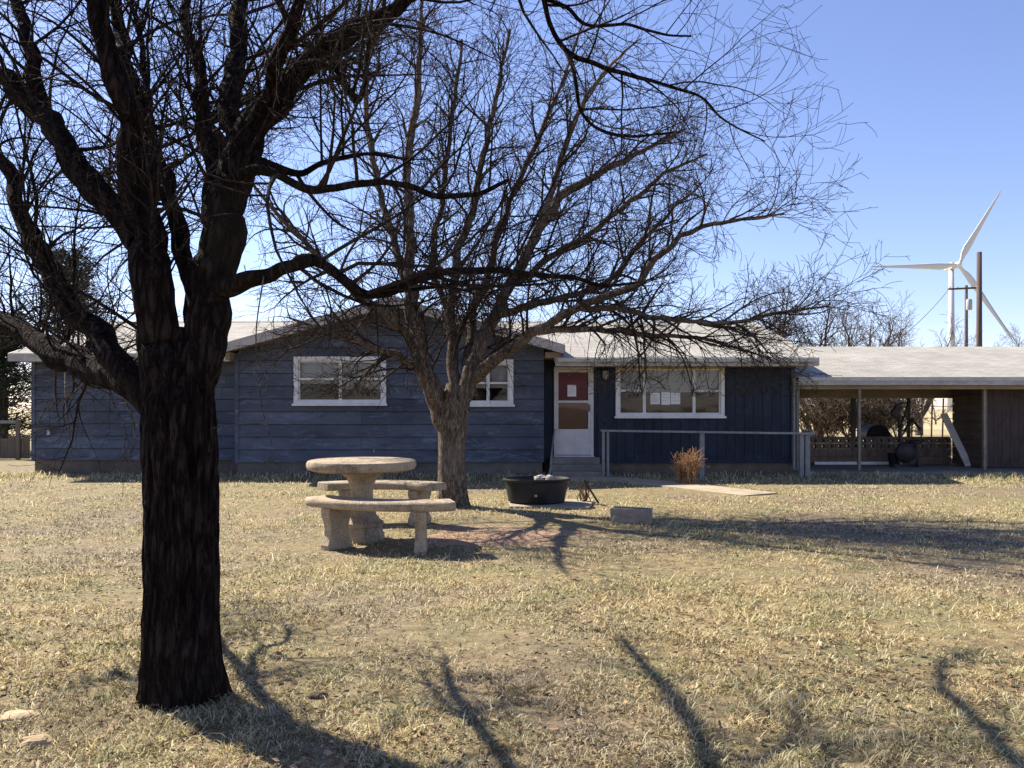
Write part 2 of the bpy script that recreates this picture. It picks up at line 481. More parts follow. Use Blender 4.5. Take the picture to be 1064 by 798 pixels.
# ------------------------------------------------------------------ ground
def gz(x, y):
    """gentle unevenness of the yard, flat at the house"""
    if y > 16 or y < -3: f = 0.0
    else: f = min(1.0, (16 - y) / 3) * min(1.0, (y + 3) / 2)
    if f <= 0: return 0.0
    return f * (0.035 * noise.noise((x * 0.35, y * 0.35, 1.7)) + 0.014 * noise.noise((x * 1.6, y * 1.6, 4.2)))
def axis(a, b, st, far, ratio=1.35):
    mid = list(np.arange(a, b + 1e-6, st))
    lo, hi, s1, s2 = [], [], st, st
    p = a
    while p > -far: s1 *= ratio; p -= s1; lo.append(p)
    p = b
    while p < far: s2 *= ratio; p += s2; hi.append(p)
    return lo[::-1] + mid + hi
xs = axis(-9, 12, 0.16, 3000); ys = axis(-2, 17, 0.16, 3000)
G = np.array([[(x, y, gz(x, y) if abs(x) < 25 and -3 < y < 17 else 0.0) for x in xs] for y in ys], float)
ny, nx = G.shape[:2]
ii = np.arange(ny - 1)[:, None] * nx + np.arange(nx - 1)[None, :]
FQ = np.stack([ii, ii + 1, ii + nx + 1, ii + nx], -1).reshape(-1, 4)
gr = np_mesh('ground', G.reshape(-1, 3), FQ, M['lawn'])
tag(gr, 'dry straw coloured lawn running back to flat fields', 'ground', kind='structure')

# footpath: worn concrete slabs crossing the lawn towards the steps
pp = MB()
pa = [(1.2, 16.55), (2.2, 16.2), (3.0, 15.2), (3.7, 14.0), (4.15, 13.3)]
for i in range(len(pa) - 1):
    (x0, y0), (x1, y1) = pa[i], pa[i + 1]
    t = Vector((x1 - x0, y1 - y0)).normalized(); nrm = Vector((t.y, -t.x)) * 0.42
    g = t * 0.008
    q = [(x0 - nrm.x + g.x, y0 - nrm.y + g.y), (x1 - nrm.x - g.x, y1 - nrm.y - g.y), (x1 + nrm.x - g.x, y1 + nrm.y - g.y), (x0 + nrm.x + g.x, y0 + nrm.y + g.y)]
    if i > 0:
        q[0] = last[0]; q[3] = last[1]
    last = (q[1], q[2])
    pp.slab([(a, b, 0.035) for a, b in reversed(q)], 0.09)
po = pp.build('footpath', M['slab'])
tag(po, 'pale concrete path curving across lawn to the steps', 'path', kind='structure')

# ------------------------------------------------------------------ grass blades
def near_path(x, y):
    b = 9.0
    for (x0, y0), (x1, y1) in zip(pa[:-1], pa[1:]):
        dx, dy = x1 - x0, y1 - y0
        t = np.clip(((x - x0) * dx + (y - y0) * dy) / (dx * dx + dy * dy), 0, 1)
        b = np.minimum(b, np.hypot(x - x0 - t * dx, y - y0 - t * dy))
    return b
def make_grass():
    g = np.random.default_rng(5)
    nt = 78000
    d = np.exp(g.uniform(math.log(2.3), math.log(17.4), nt))
    u = g.uniform(-260, 1330, nt)
    x = (u - CX) / F * d
    y = d + g.normal(0, 0.02, nt)
    keep = near_path(x, y) > 0.24 + 0.24 * g.random(nt)
    # thinner on the bare earth round the table
    e = ((x + 0.35) / 2.2) ** 2 + ((y - 9.2) / 1.4) ** 2
    pn = np.array([noise.noise((a * 0.9, b * 0.9, 0.3)) for a, b in zip(x, y)])
    keep &= ~((e + pn * 0.7 < 0.9) & (g.random(nt) < 0.82))
    hf = np.array([noise.noise((a * 5.5, b * 5.5, 7.3)) + .6 * noise.noise((a * 13, b * 13, 2.2)) for a, b in zip(x, y)])
    keep &= ~((pn < -0.16) & (g.random(nt) < 0.30 + np.clip(-pn - .16, 0, .5) * 1.6))
    keep &= ~((hf < -0.06) & (g.random(nt) < 0.85))
    keep &= ~((x > 0.85) & (x < 2.0) & (y > 16.4))
    # tub slab
    keep &= ~((np.abs(x - 0.55) < 0.75) & (np.abs(y - 12.05) < 0.55))
    keep &= ~((np.abs(x + 1.62) < 0.2) & (np.abs(y - 3.95) < 0.2))
    x, y, pn, d, hf = x[keep], y[keep], pn[keep], d[keep], hf[keep]
    nt = len(x)
    # longer tufts against the trunks and round the feet of things
    ex_, ey_ = [], []
    for cx_, cy_, r0_, n_ in ((-1.62, 3.93, .19, 150), (-.87, 11.8, .25, 90), (.37, 12.0, .56, 60), (-1.67, 8.9, .28, 40), (1.45, 10.2, .3, 40)):
        a_ = g.uniform(0, 2 * np.pi, n_); rr_ = r0_ + np.abs(g.normal(0, .05, n_))
        ex_.append(cx_ + rr_ * np.cos(a_)); ey_.append(cy_ + rr_ * np.sin(a_))
    ex_ = np.concatenate(ex_); ey_ = np.concatenate(ey_); ne = len(ex_)
    x = np.concatenate([x, ex_]); y = np.concatenate([y, ey_]); d = np.concatenate([d, ey_])
    pn = np.concatenate([pn, np.full(ne, .3)]); hf = np.concatenate([hf, np.full(ne, .5)]); nt = len(x)
    z = np.array([gz(a, b) for a, b in zip(x, y)])
    B = 11
    tall = (g.random(nt) < 0.06) * g.uniform(.5, 1.5, nt)
    edge = np.clip((y - 15.4) / 1.2, 0, 1)
    sp = 0.02 + 0.0035 * d
    bx = np.repeat(x, B) + g.normal(0, 1, nt * B) * np.repeat(sp, B)
    by = np.repeat(y, B) + g.normal(0, 1, nt * B) * np.repeat(sp, B)
    bz = np.repeat(z, B) - 0.004
    L = g.uniform(0.022, 0.062, nt * B) * (1 + np.repeat(tall, B) * 0.9 + np.repeat(edge, B) * 1.3) * (0.85 + np.repeat(pn, B) * 0.5 + np.repeat(hf, B) * 0.7)
    lean = np.clip(g.normal(1.30, 0.28, nt * B) - np.repeat(edge, B) * 0.5, 0.1, 1.5)
    az = g.uniform(0, 2 * np.pi, nt * B)
    wd = (0.0022 + 0.00055 * np.repeat(d, B)) * g.uniform(0.7, 1.4, nt * B)
    dx, dy, dz = np.cos(az) * np.sin(lean), np.sin(az) * np.sin(lean), np.cos(lean)
    fa = az + np.pi / 2 + g.normal(0, 0.6, nt * B)
    wx, wy = np.cos(fa) * wd / 2, np.sin(fa) * wd / 2
    base = np.stack([bx, by, bz], -1)
    tip = base + np.stack([dx * L, dy * L, dz * L + 0.004], -1)
    midp = base + np.stack([dx * L * 0.5, dy * L * 0.5, dz * L * 0.72 + 0.006], -1)
    off = np.stack([wx, wy, np.zeros_like(wx)], -1)
    n = nt * B
    V = np.stack([base - off, base + off, midp + off * 0.8, tip, midp - off * 0.8], 1).reshape(-1, 3)
    i = np.arange(n)[:, None] * 5
    # two quads sharing the tip keep one polygon size: (0,1,2,4) and the tip triangle as a quad through the middle
    Fq = np.concatenate([i + np.array([[0, 1, 2, 4]]), i + np.array([[4, 2, 3, 3]])])
    Fq1 = i + np.array([[0, 1, 2, 4]])
    me = bpy.data.meshes.new('grass')
    me.vertices.add(len(V)); me.vertices.foreach_set('co', V.astype(np.float32).ravel())
    loops = np.concatenate([Fq1, i + np.array([[4, 2, 3, 0]])], 1)[:, :7].astype(np.int32)
    me.loops.add(loops.size); me.loops.foreach_set('vertex_index', loops.ravel())
    me.polygons.add(2 * n)
    ls = np.stack([np.arange(n) * 7, np.arange(n) * 7 + 4], -1).astype(np.int32).ravel()
    lt = np.tile(np.array([4, 3], np.int32), n)
    me.polygons.foreach_set('loop_start', ls); me.polygons.foreach_set('loop_total', lt)
    me.update(calc_edges=True)
    me.materials.append(M['grass'])
    o = bpy.data.objects.new('grass', me)
    C.objects.link(o)
    tag(o, 'short dry straw and green grass covering the yard', 'grass', kind='stuff')
make_grass()
def make_litter():
    g = random.Random(9)
    V, Fc = [], []
    for i in range(22000):
        d = math.exp(g.uniform(math.log(2.4), math.log(15)))
        x = (g.uniform(-200, 1260) - CX) / F * d; y = d
        if noise.noise((x * .5, y * .5, 9.1)) < g.uniform(-.5, .35): continue
        z = gz(x, y) + g.uniform(.008, .035)
        a = g.uniform(0, 6.283); l = g.uniform(.010, .026); w_ = l * g.uniform(.35, .6)
        t = Vector((math.cos(a), math.sin(a), g.uniform(-.4, .4))) * l; n = Vector((-math.sin(a), math.cos(a), g.uniform(-.5, .5))) * w_
        c = Vector((x, y, z)); i0 = len(V)
        V += [c - t, c - n * .9, c + t, c + n * .9 + Vector((0, 0, .006))]
        Fc.append((i0, i0 + 1, i0 + 2, i0 + 3))
    k = N('dead_leaf'); geo = k.n('NewGeometry')
    m = k.done(k.ramp(geo.outputs['Random Per Island'], [(0, (.07, .04, .025)), (.5, (.19, .115, .065)), (1, (.40, .28, .17))]), .8)
    o = np_mesh('leaf_litter', np.array(V), np.array(Fc), m, None, False)
    tag(o, 'small dead brown leaves scattered through the lawn', 'leaf litter', kind='stuff')
make_litter()

# ------------------------------------------------------------------ house
YG, YL, YR = 17.3, 18.0, 17.75          # front planes: gable wing, left wing, right part
ZF = 0.30                               # top of the foundation
house = empty('house', (-2.5, YG, 0), 'long low navy blue house with a front gable and pale shingle roof', 'house')

def lap_wall(mb, y, z0, z1, xlim, openings, board=0.275, proud=0.034):
    """lap boards: each leans out at its bottom; openings (x0,x1,z0,z1) are left free"""
    zs = list(np.arange(z0, z1, board)) + [z1]
    cuts = sorted(set([round(q, 4) for o in openings for q in o[2:4] if z0 < q < z1]))
    r = random.Random(3)
    for i in range(len(zs) - 1):
        a, b = zs[i], zs[i + 1]
        bt = b - (0.011 if board < 10 and i < len(zs) - 2 else 0)  # slit bares the dark sheet behind, standing in for the lap's shadow line
        sub = [a] + [c for c in cuts if a < c < bt] + [bt]
        def yy(z): return y - proud * (1 - (z - a) / board)
        joint = [xx + r.uniform(-1.0, 1.0) for xx in np.arange(-14, 14, 3.6)]
        for s0, s1 in zip(sub[:-1], sub[1:]):
            l0, r0 = xlim(s0); l1, r1 = xlim(s1)
            segs = [(l0, r0, l1, r1)]
            if r1 - l1 < 0.02: continue
            xs_ = [l0] + sorted([j for j in joint if max(l0, l1) + 0.2 < j < min(r0, r1) - 0.2]) + [r0]
            iv = []
            for p, q in zip(xs_[:-1], xs_[1:]):
                pieces = [(p + (0.003 if p != l0 else 0), q - (0.003 if q != r0 else 0))]
                for ox0, ox1, oz0, oz1 in openings:
                    if s0 >= oz0 - 1e-3 and s1 <= oz1 + 1e-3:
                        new = []
                        for e, f in pieces:
                            if ox1 <= e or ox0 >= f: new.append((e, f)); continue
                            if e < ox0: new.append((e, ox0))
                            if f > ox1: new.append((ox1, f))
                        pieces = new
                iv += pieces
            for e, f in iv:
                e1 = l1 if abs(e - l0) < 1e-6 else e
                f1 = r1 if abs(f - r0) < 1e-6 else f
                mb.quad((e, yy(s0), s0), (f, yy(s0), s0), (f1, yy(s1), s1), (e1, yy(s1), s1))
                if s0 == a: mb.quad((e, y, s0), (f, y, s0), (f, yy(s0), s0), (e, yy(s0), s0))
def sheet_wall(mb, y, z0, z1, xlim, openings):
    lap_wall(mb, y, z0, z1, xlim, openings, board=50, proud=0.0)

# openings
W1 = (X(306, YG), X(401, YG), Z(420, YG), Z(371, YG))
W2 = (-1.06, X(533, YG), Z(421, YG), Z(374, YG))
W3 = (X(640, YR), X(752, YR), Z(433, YR), Z(380, YR))
DR = (X(576, YR), X(616, YR), Z(473, YR), Z(381, YR))
GX0, GX1, GA = -5.98, 0.69, -2.52
GSL, GRZ = 0.278, 3.80
def glim(z):
    if z <= 2.72: return (GX0, GX1)
    h = (3.70 - z) / GSL
    return (max(GX0, GA - h), min(GX1, GA + h))
wall = MB()
lap_wall(wall, YG, ZF, 3.66, glim, [W1, W2])
wall.build('gable_wall', M['siding'], house)
bk_ = MB()
sheet_wall(bk_, YG + 0.012, ZF, 3.62, glim, [W1, W2])
bk_.build('sheathing', M['panel'], house)
MB().quad((-10.79, YL + .012, ZF), (-5.98, YL + .012, ZF), (-5.98, YL + .012, 2.6), (-10.79, YL + .012, 2.6)).build('sheathing', M['panel'], house)
lw = MB()
lap_wall(lw, YL, ZF, 2.60, lambda z: (-10.8, -5.98), [])
# return of the gable wing, left end wall, back and right end
lw.quad((-5.98, YL, ZF), (-5.98, YG, ZF), (-5.98, YG, 2.70), (-5.98, YL, 2.70))
lw.build('left_wall', M['siding'], house)
rw = MB()
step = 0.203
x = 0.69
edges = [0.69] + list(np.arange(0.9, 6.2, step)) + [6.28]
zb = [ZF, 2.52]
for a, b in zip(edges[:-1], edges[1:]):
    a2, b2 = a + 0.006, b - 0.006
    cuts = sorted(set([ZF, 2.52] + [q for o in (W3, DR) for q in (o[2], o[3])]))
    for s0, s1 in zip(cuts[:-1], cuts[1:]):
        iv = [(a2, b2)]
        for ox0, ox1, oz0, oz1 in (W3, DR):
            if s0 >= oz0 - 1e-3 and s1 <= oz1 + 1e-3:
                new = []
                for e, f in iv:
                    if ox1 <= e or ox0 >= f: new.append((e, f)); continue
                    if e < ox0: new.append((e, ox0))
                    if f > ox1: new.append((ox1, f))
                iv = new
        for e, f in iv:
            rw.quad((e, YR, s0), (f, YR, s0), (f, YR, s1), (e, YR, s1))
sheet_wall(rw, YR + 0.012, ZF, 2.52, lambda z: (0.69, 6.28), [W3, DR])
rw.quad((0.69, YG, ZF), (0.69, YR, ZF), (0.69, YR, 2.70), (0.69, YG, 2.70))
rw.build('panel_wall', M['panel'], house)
bw = MB()
YB, RY, RZ = 26.2, 21.7, 3.83
for xe in (-10.8, 6.28):
    yf = YL if xe < 0 else YR
    q = [(xe, yf, ZF), (xe, YB, ZF), (xe, YB, 2.55), (xe, RY, RZ - 0.16), (xe, yf, 2.60)]
    i = len(bw.v); bw.v += q; bw.f.append(tuple(range(i, i + 5)))
bw.quad((-10.8, YB, ZF), (6.28, YB, ZF), (6.28, YB, 2.55), (-10.8, YB, 2.55))
bw.build('end_wall', M['siding'], house)
MB().box(0.72, 6.30, YR + 0.03, YB, 0.0, ZF).build('foundation', M['foundation'], house)
MB().box(-10.77, -6.02, YL + 0.03, YB - 0.02, 0.0, ZF).build('foundation', M['foundation'], house)
MB().box(-5.95, 0.66, YG + 0.03, 21.0, 0.0, ZF - 0.002).build('foundation', M['foundation_grey'], house)
# drip board between siding and foundation on the right part
MB().box(0.70, 6.28, YR - 0.022, YR - 0.002, ZF - 0.05, ZF + 0.02).build('skirt_board', M['panel'], house)
# corner boards
cb = MB()
cb.box(GX0 - 0.012, GX0 + 0.07, YG - 0.036, YG - 0.023, ZF - 0.02, 2.66)
cb.build('corner_board', M['siding'], house); cb = MB()
cb.box(-10.812, -10.73, YL - 0.036, YL - 0.023, ZF - 0.02, 2.55)
cb.build('corner_board', M['siding'], house); cb = MB()
cb.box(6.20, 6.292, YR - 0.018, YR - 0.004, ZF - 0.02, 2.50)
cb.build('corner_board', M['siding'], house)

# --- roof
SL = (RZ - 2.55) / (RY - 17.0)
def rz(y): return 2.55 + SL * (y - 17.0) if y <= RY else RZ - SL * (y - RY)
T = 0.10
RX0, RX1 = -10.95, 6.5
roof = MB()
EY = 16.98
roof.slab([(0.9, EY, rz(EY)), (RX1, EY, rz(EY)), (RX1, RY, RZ), (0.9, RY, RZ)], T)
roof.slab([(RX0, 17.4, rz(17.4)), (0.88, 17.4, rz(17.4)), (0.88, RY, RZ - 0.002), (RX0, RY, RZ - 0.002)], T)
roof.slab([(RX0, RY + .002, RZ), (RX1, RY + .002, RZ), (RX1, 26.7, rz(26.7)), (RX0, 26.7, rz(26.7))], T)
ro = roof.build('roof', M['shingles'], house, uv=lambda c: (c.x, (c.y - 17) * 1.036))
gro = MB()
HW = 3.6
GY = 16.72
ze = GRZ - HW * GSL
gro.slab([(GA - HW, GY, ze), (GA, GY, GRZ), (GA, RY, GRZ), (GA - HW, RY, ze)][::-1], T)
gro.slab([(GA, GY, GRZ + .001), (GA + HW, GY, ze), (GA + HW, RY, ze), (GA, RY, GRZ + .001)][::-1], T)
gro.build('gable_roof', M['shingles'], house, uv=lambda c: (c.y, (c.x - GA) * 1.038))
rc = MB()
for xx in np.arange(RX0, RX1 - 0.05, 0.305):
    x1_ = min(xx + 0.30, RX1)
    rc.slab([(xx, RY - 0.14, RZ + 0.012 - 0.14 * SL), (x1_, RY - 0.14, RZ + 0.008 - 0.14 * SL), (x1_, RY, RZ + 0.016), (xx, RY, RZ + 0.02)], 0.012)
rc.build('ridge_cap', M['shingles'], house, uv=lambda c: (c.x, c.y))
# fascias, rakes, gutter, soffits
fa = MB()
fa.box(0.92, RX1, EY - 0.035, EY - 0.004, rz(EY) - 0.185, rz(EY) + 0.004)
fa.build('fascia', M['fascia'], house); fa = MB()
fa.box(RX0, GA - HW - 0.002, 17.4 - 0.035, 17.4 - 0.004, rz(17.4) - 0.17, rz(17.4) + 0.004)
fa.build('fascia', M['fascia'], house)
rk = MB()
for sgn in (-1, 1):
    xe = GA + sgn * HW
    yb = GY - 0.034; yf = GY - 0.003
    poly = [(GA, GRZ + 0.006), (xe, ze + 0.006), (xe, ze - 0.19), (GA, GRZ - 0.195)]
    if sgn > 0: poly = poly[::-1]
    rk.prism(poly, yb, yf)
    rk.build('rake_board', M['fascia'], house); rk = MB()
rk2 = MB()
for xr in (RX1 + 0.003, RX0 - 0.035):
    ya = EY if xr > 0 else 17.4
    i = len(rk2.v)
    rk2.v += [(xr, ya, rz(ya) + .006), (xr, RY, RZ + .006), (xr, RY, RZ - .17), (xr, ya, rz(ya) - .17),
              (xr + .032, ya, rz(ya) + .006), (xr + .032, RY, RZ + .006), (xr + .032, RY, RZ - .17), (xr + .032, ya, rz(ya) - .17)]
    for f in ((0, 1, 2, 3), (7, 6, 5, 4), (0, 4, 5, 1), (3, 2, 6, 7), (0, 3, 7, 4), (1, 5, 6, 2)):
        rk2.f.append(tuple(i + q for q in f))
    rk2.build('rake_board', M['fascia'], house); rk2 = MB()
gt = MB()                                     # side eaves of the gable wing
for sgn in (-1, 1):
    xe = GA + sgn * HW
    a, b = (xe - 0.032, xe - 0.003) if sgn < 0 else (xe + 0.003, xe + 0.032)
    gt.box(a, b, GY, 17.9, ze - 0.17, ze + 0.004)
    gt.build('eave_board', M['fascia'], house); gt = MB()
sf = MB()
sf.box(0.95, RX1 - 0.04, EY, YR - 0.026, rz(EY) - 0.17, rz(EY) - 0.155)
sf.build('soffit', M['soffit'], house); sf = MB()
sf.box(RX0 + 0.04, GA - HW - 0.05, 17.405, YL - 0.026, rz(17.4) - 0.16, rz(17.4) - 0.145)
sf.build('soffit', M['soffit'], house)
ss = MB()
for sgn in (-1, 1):
    xe = GA + sgn * (HW - 0.006)
    poly = [(GA, GRZ - T - 0.012), (xe, ze - T - 0.012), (xe, ze - T - 0.03), (GA, GRZ - T - 0.03)]
    if sgn > 0: poly = poly[::-1]
    ss.prism(poly, GY + 0.002, YG - 0.03)
    ss.build('soffit', M['soffit'], house); ss = MB()
# boxed eave returns at the feet of the gable
ret = MB()
ret.box(GA - HW + 0.03, GX0 - 0.02, GY + 0.25, YG + 0.3, ze - 0.30, ze - 0.14)
ret.build('eave_return', M['soffit'], house); ret = MB()
ret.box(GX1 + 0.02, GA + HW - 0.03, GY + 0.25, YR - 0.03, ze - 0.26, ze - 0.14)
ret.build('eave_return', M['soffit'], house)
gu = MB()
gu.box(0.97, RX1 - 0.02, EY - 0.115, EY - 0.038, rz(EY) - 0.10, rz(EY) - 0.015)
gu.build('gutter', M['trim'], house, bevel=0.015)

# --- windows
def slats(mb, x0, x1, y, z0, z1, pitch=0.03):
    z = z1
    while z > z0:
        mb.quad((x0, y - 0.008, z), (x1, y - 0.008, z), (x1, y + 0.008, z - 0.027), (x0, y + 0.008, z - 0.027))
        z -= pitch
def window(o, y, sashes, blinds, t=0.075, name='window'):
    x0, x1, z0, z1 = o
    f = MB()
    yf = y - 0.045
    f.box(x0 - .01, x1 + .01, yf, y + .09, z1 - t, z1 + .01)
    f.box(x0 - .01, x1 + .01, yf, y + .09, z0 - .01, z0 + t * 0.8)
    f.box(x0 - .01, x0 + t, yf + .002, y + .088, z0 + t * 0.8, z1 - t)
    f.box(x1 - t, x1 + .01, yf + .002, y + .088, z0 + t * 0.8, z1 - t)
    wo = f.build(name, M['window_white'], house, bevel=0.006)
    MB().box(x0 - .04, x1 + .04, yf - 0.045, yf - 0.002, z0 - .035, z0 + .015).build('sill', M['window_white'], wo, bevel=0.006)
    ix0, ix1, iz0, iz1 = x0 + t, x1 - t, z0 + t * 0.8, z1 - t
    s = MB(); p = MB()
    b = 0.032
    for k, (fa_, fb_, mid) in enumerate(sashes):
        a = ix0 + (ix1 - ix0) * fa_ + 0.001; c = ix0 + (ix1 - ix0) * fb_ - 0.001
        ya, yb2 = y + 0.01, y + 0.05
        s.box(a, a + b, ya, yb2, iz0, iz1); s.box(c - b, c, ya, yb2, iz0, iz1)
        s.box(a + b, c - b, ya, yb2, iz1 - b, iz1 - .001); s.box(a + b, c - b, ya, yb2, iz0 + .001, iz0 + b)
        if mid is not None:
            zm = iz0 + (iz1 - iz0) * mid
            s.box(a + b, c - b, ya - .012, yb2 - .01, zm - .022, zm + .022)
        pa_, pb_, pc_, pd_ = a + b * .5, c - b * .5, iz0 + b * .5, iz1 - b * .5
        p.quad((pa_, y + .03, pc_), (pb_, y + .03, pc_), (pb_, y + .03, pd_), (pa_, y + .03, pd_))
    s.build('sash', M['window_white'], wo)
    p.build('pane', M['glass'], wo)
    bl = MB()
    for k, (fa_, fb_, low) in enumerate(blinds):
        a = ix0 + (ix1 - ix0) * fa_ + .035; c = ix0 + (ix1 - ix0) * fb_ - .035
        slats(bl, a, c, y + .105, iz0 + (iz1 - iz0) * low, iz1 - .01)
    if blinds: bl.build('blind', M['blind'], wo)
    r = MB()
    yi0, yi1 = y + 0.125, y + 1.6
    r.quad((ix0 - .05, yi1, iz0 - .3), (ix1 + .05, yi1, iz0 - .3), (ix1 + .05, yi1, iz1 + .1), (ix0 - .05, yi1, iz1 + .1))
    r.quad((ix0 - .05, yi0, iz0 - .3), (ix0 - .05, yi1, iz0 - .3), (ix0 - .05, yi1, iz1 + .1), (ix0 - .05, yi0, iz1 + .1))
    r.quad((ix1 + .05, yi0, iz0 - .3), (ix1 + .05, yi1, iz0 - .3), (ix1 + .05, yi1, iz1 + .1), (ix1 + .05, yi0, iz1 + .1))
    r.quad((ix0 - .05, yi0, iz0 - .3), (ix1 + .05, yi0, iz0 - .3), (ix1 + .05, yi1, iz0 - .3), (ix0 - .05, yi1, iz0 - .3))
    r.quad((ix0 - .05, yi0, iz1 + .1), (ix1 + .05, yi0, iz1 + .1), (ix1 + .05, yi1, iz1 + .1), (ix0 - .05, yi1, iz1 + .1))
    r.build('room_interior', M['room'], wo)
    return wo
window(W1, YG, [(0, .5, .55), (.5, 1, .55)], [(0, .5, .45), (.5, 1, .30)], 0.085)
window(W2, YG, [(0, .5, .5), (.5, 1, .5)], [(0, 1, .40)], 0.085)
window(W3, YR, [(0, .25, .52), (.25, .74, None), (.74, 1, .52)], [(0, .25, .50), (.25, .74, .50), (.74, 1, .50)], 0.07)
# ochre header board above the picture window and the door
MB().box(W3[0] + .02, W3[1] + .0, YR - .06, YR - .046, W3[3] - .075, W3[3] + .0).build('header_board', M['ochre'], house)
MB().box(DR[0] + .35, DR[1] + .02, YR - .075, YR - .058, DR[3] + .005, DR[3] + .05).build('header_board', M['ochre'], house)

# --- storm door
dx0, dx1, dz0, dz1 = DR
df = MB()
df.box(dx0 - .01, dx0 + .035, YR - .055, YR + .06, dz0, dz1)
df.box(dx1 - .055, dx1 + .01, YR - .055, YR + .06, dz0, dz1)
df.box(dx0 + .035, dx1 - .055, YR - .055, YR + .06, dz1 - .06, dz1 - .001)
df.box(dx0 - .02, dx1 + .02, YR - .10, YR + .06, dz0 - .05, dz0 - .001)
door = df.build('door', M['door_white'], house, bevel=0.005)
l0, l1 = dx0 + .037, dx1 - .057
lf = MB()
pz = dz0 + .58; mz = dz0 + 1.19; b = .05
lf.box(l0, l0 + b, YR - .05, YR - .015, dz0 + .01, dz1 - .065)
lf.box(l1 - b, l1, YR - .05, YR - .015, dz0 + .01, dz1 - .065)
lf.box(l0 + b, l1 - b, YR - .05, YR - .015, dz1 - .125, dz1 - .066)
lf.box(l0 + b, l1 - b, YR - .05, YR - .015, mz - .025, mz + .025)
lf.box(l0 + b, l1 - b, YR - .045, YR - .018, dz0 + .012, pz)
lf.build('storm_leaf', M['door_white'], door, bevel=0.004)
for za_, zb_ in ((pz, mz - .025), (mz + .025, dz1 - .125)):
    MB().quad((l0 + b, YR - .03, za_), (l1 - b, YR - .03, za_), (l1 - b, YR - .03, zb_), (l0 + b, YR - .03, zb_)).build('pane' if za_ < mz else 'reflection_film', M['glass' if za_ < mz else 'reflection_film'], door)
MB().box(dx0, dx1, YR + .045, YR + .09, dz0, dz1 - .01).build('inner_leaf', M['door_red'], door)
MB().box(l1 - .045, l1 - .02, YR - .085, YR - .051, mz - .22, mz - .06).build('handle', M['steel'], door, bevel=0.005)

# --- dark trim strip and lantern between door and window
sx0, sx1 = X(621, YR), X(637, YR)
MB().box(sx0, sx1, YR - .022, YR - .003, ZF + .05, 2.40).build('trim_panel', M['panel'], house)
ln = MB()
lx, lz = X(628.5, YR), Z(389, YR)
ln.lathe(lx, YR - .12, [(.028, lz - .12), (.055, lz - .10), (.075, lz + .06), (.06, lz + .075)], 8)
lant = ln.build('lantern', M['lampglass'], house)
MB().lathe(lx, YR - .12, [(.085, lz + .076), (.09, lz + .09), (.03, lz + .15), (.012, lz + .17)], 8).box(lx - .04, lx + .04, YR - .035, YR - .0225, lz - .08, lz + .12).bar((lx, YR - .036, lz + .1), (lx, YR - .10, lz + .1), .02).build('lantern_cap', M['steel'], lant)
# small outlet boxes on the left walls
MB().box(X(50, YL), X(53, YL), YL - .06, YL - .024, Z(452, YL), Z(447, YL)).build('outlet_box', M['trim'], house)
MB().box(X(452, YG) , X(455, YG), YG - .05, YG - .024, Z(441, YG), Z(437, YG)).build('outlet_box', M['trim'], house)
# downpipe at the right corner
dp = MB()
dp.pipe([(6.24, EY - .07, rz(EY) - .1), (6.24, EY - .05, rz(EY) - .22), (6.24, YR - .07, rz(EY) - .42), (6.24, YR - .07, .14), (6.24, YR - .2, .07)], .034, 8)
dp.build('downpipe', M['rail'], house, smooth=True)

# --- paper notices taped to the glass
def notice(x0, x1, z0, z1, y, label, lines):
    o = MB().box(x0, x1, y - .002, y, z0, z1).build('notice', M['paper'])
    tag(o, label, 'notice', 'paper notices on the house front')
    k = MB()
    r = random.Random(int(x0 * 1000))
    h = (z1 - z0)
    for i in range(lines):
        z = z1 - h * (0.14 + 0.76 * i / lines)
        k.box(x0 + .02, x0 + .02 + (x1 - x0 - .04) * r.uniform(.55, 1), y - .0035, y - .0022, z - h * .018, z)
    k.build('print', M['ink'], o)
yp = YR + .024
notice(X(676, YR), X(686, YR), Z(420, YR), Z(408, YR), yp, 'left paper of the three in the picture window, dense with print', 9)
notice(X(687.4, YR), X(696.6, YR), Z(420.6, YR), Z(407.6, YR), yp - .004, 'middle paper of the three in the picture window', 3)
notice(X(697.2, YR), X(707, YR), Z(420, YR), Z(408, YR), yp, 'right paper of the three in the picture window', 3)
notice(X(589.5, YR), X(598.5, YR), Z(412, YR), Z(400, YR), YR - .035, 'single white paper taped on the red door', 4)

# ------------------------------------------------------------------ steps, handrails, ramp rail
st = MB()
for i in range(3):
    st.box(DR[0] - .10, DR[1] + .12, YR - .05 - .30 * (3 - i), YR - .05 - .30 * (2 - i), 0, .13 * (i + 1))
so_ = st.build('door_steps', M['steps'], None, bevel=.012)
tag(so_, 'three dark concrete steps below the red front door', 'steps')
hr = empty('step_handrail', (X(572, 17), 16.9, 0), 'thin leaning white handrail left of the door steps', 'handrail')
MB().pipe([(X(571, 16.85), 16.85, 0), (X(574, 16.95), 16.95, Z(465, 16.95))], .022, 8).build('post', M['rail'], hr, smooth=True)
MB().pipe([(X(574, 16.95), 16.93, Z(464.5, 16.95)), (X(576.5, 17.6), 17.62, Z(446, 17.6))], .02, 8).build('rail', M['rail'], hr, smooth=True)
rr = empty('ramp_railing', (X(730, 16.7), 16.7, 0), 'long grey painted timber railing in front of the picture window', 'railing')
yr = 16.75
MB().bar((X(624, yr), yr, Z(447.5, yr)), (X(846, yr), yr, Z(450.5, yr)), .045, .065).build('rail', M['rail'], rr, bevel=.006)
for u0, v0, wd in ((627.3, 450, .055), (632, 450, .05), (730, 451.5, .10), (834, 453, .09), (840, 453, .10)):
    dy = .05 if u0 < 640 else .03
    MB().box(X(u0, yr) - wd / 2, X(u0, yr) + wd / 2, yr + .05 - .02, yr + .12, 0, Z(v0 - 1.5, yr)).build('post', M['rail'], rr, bevel=.005)
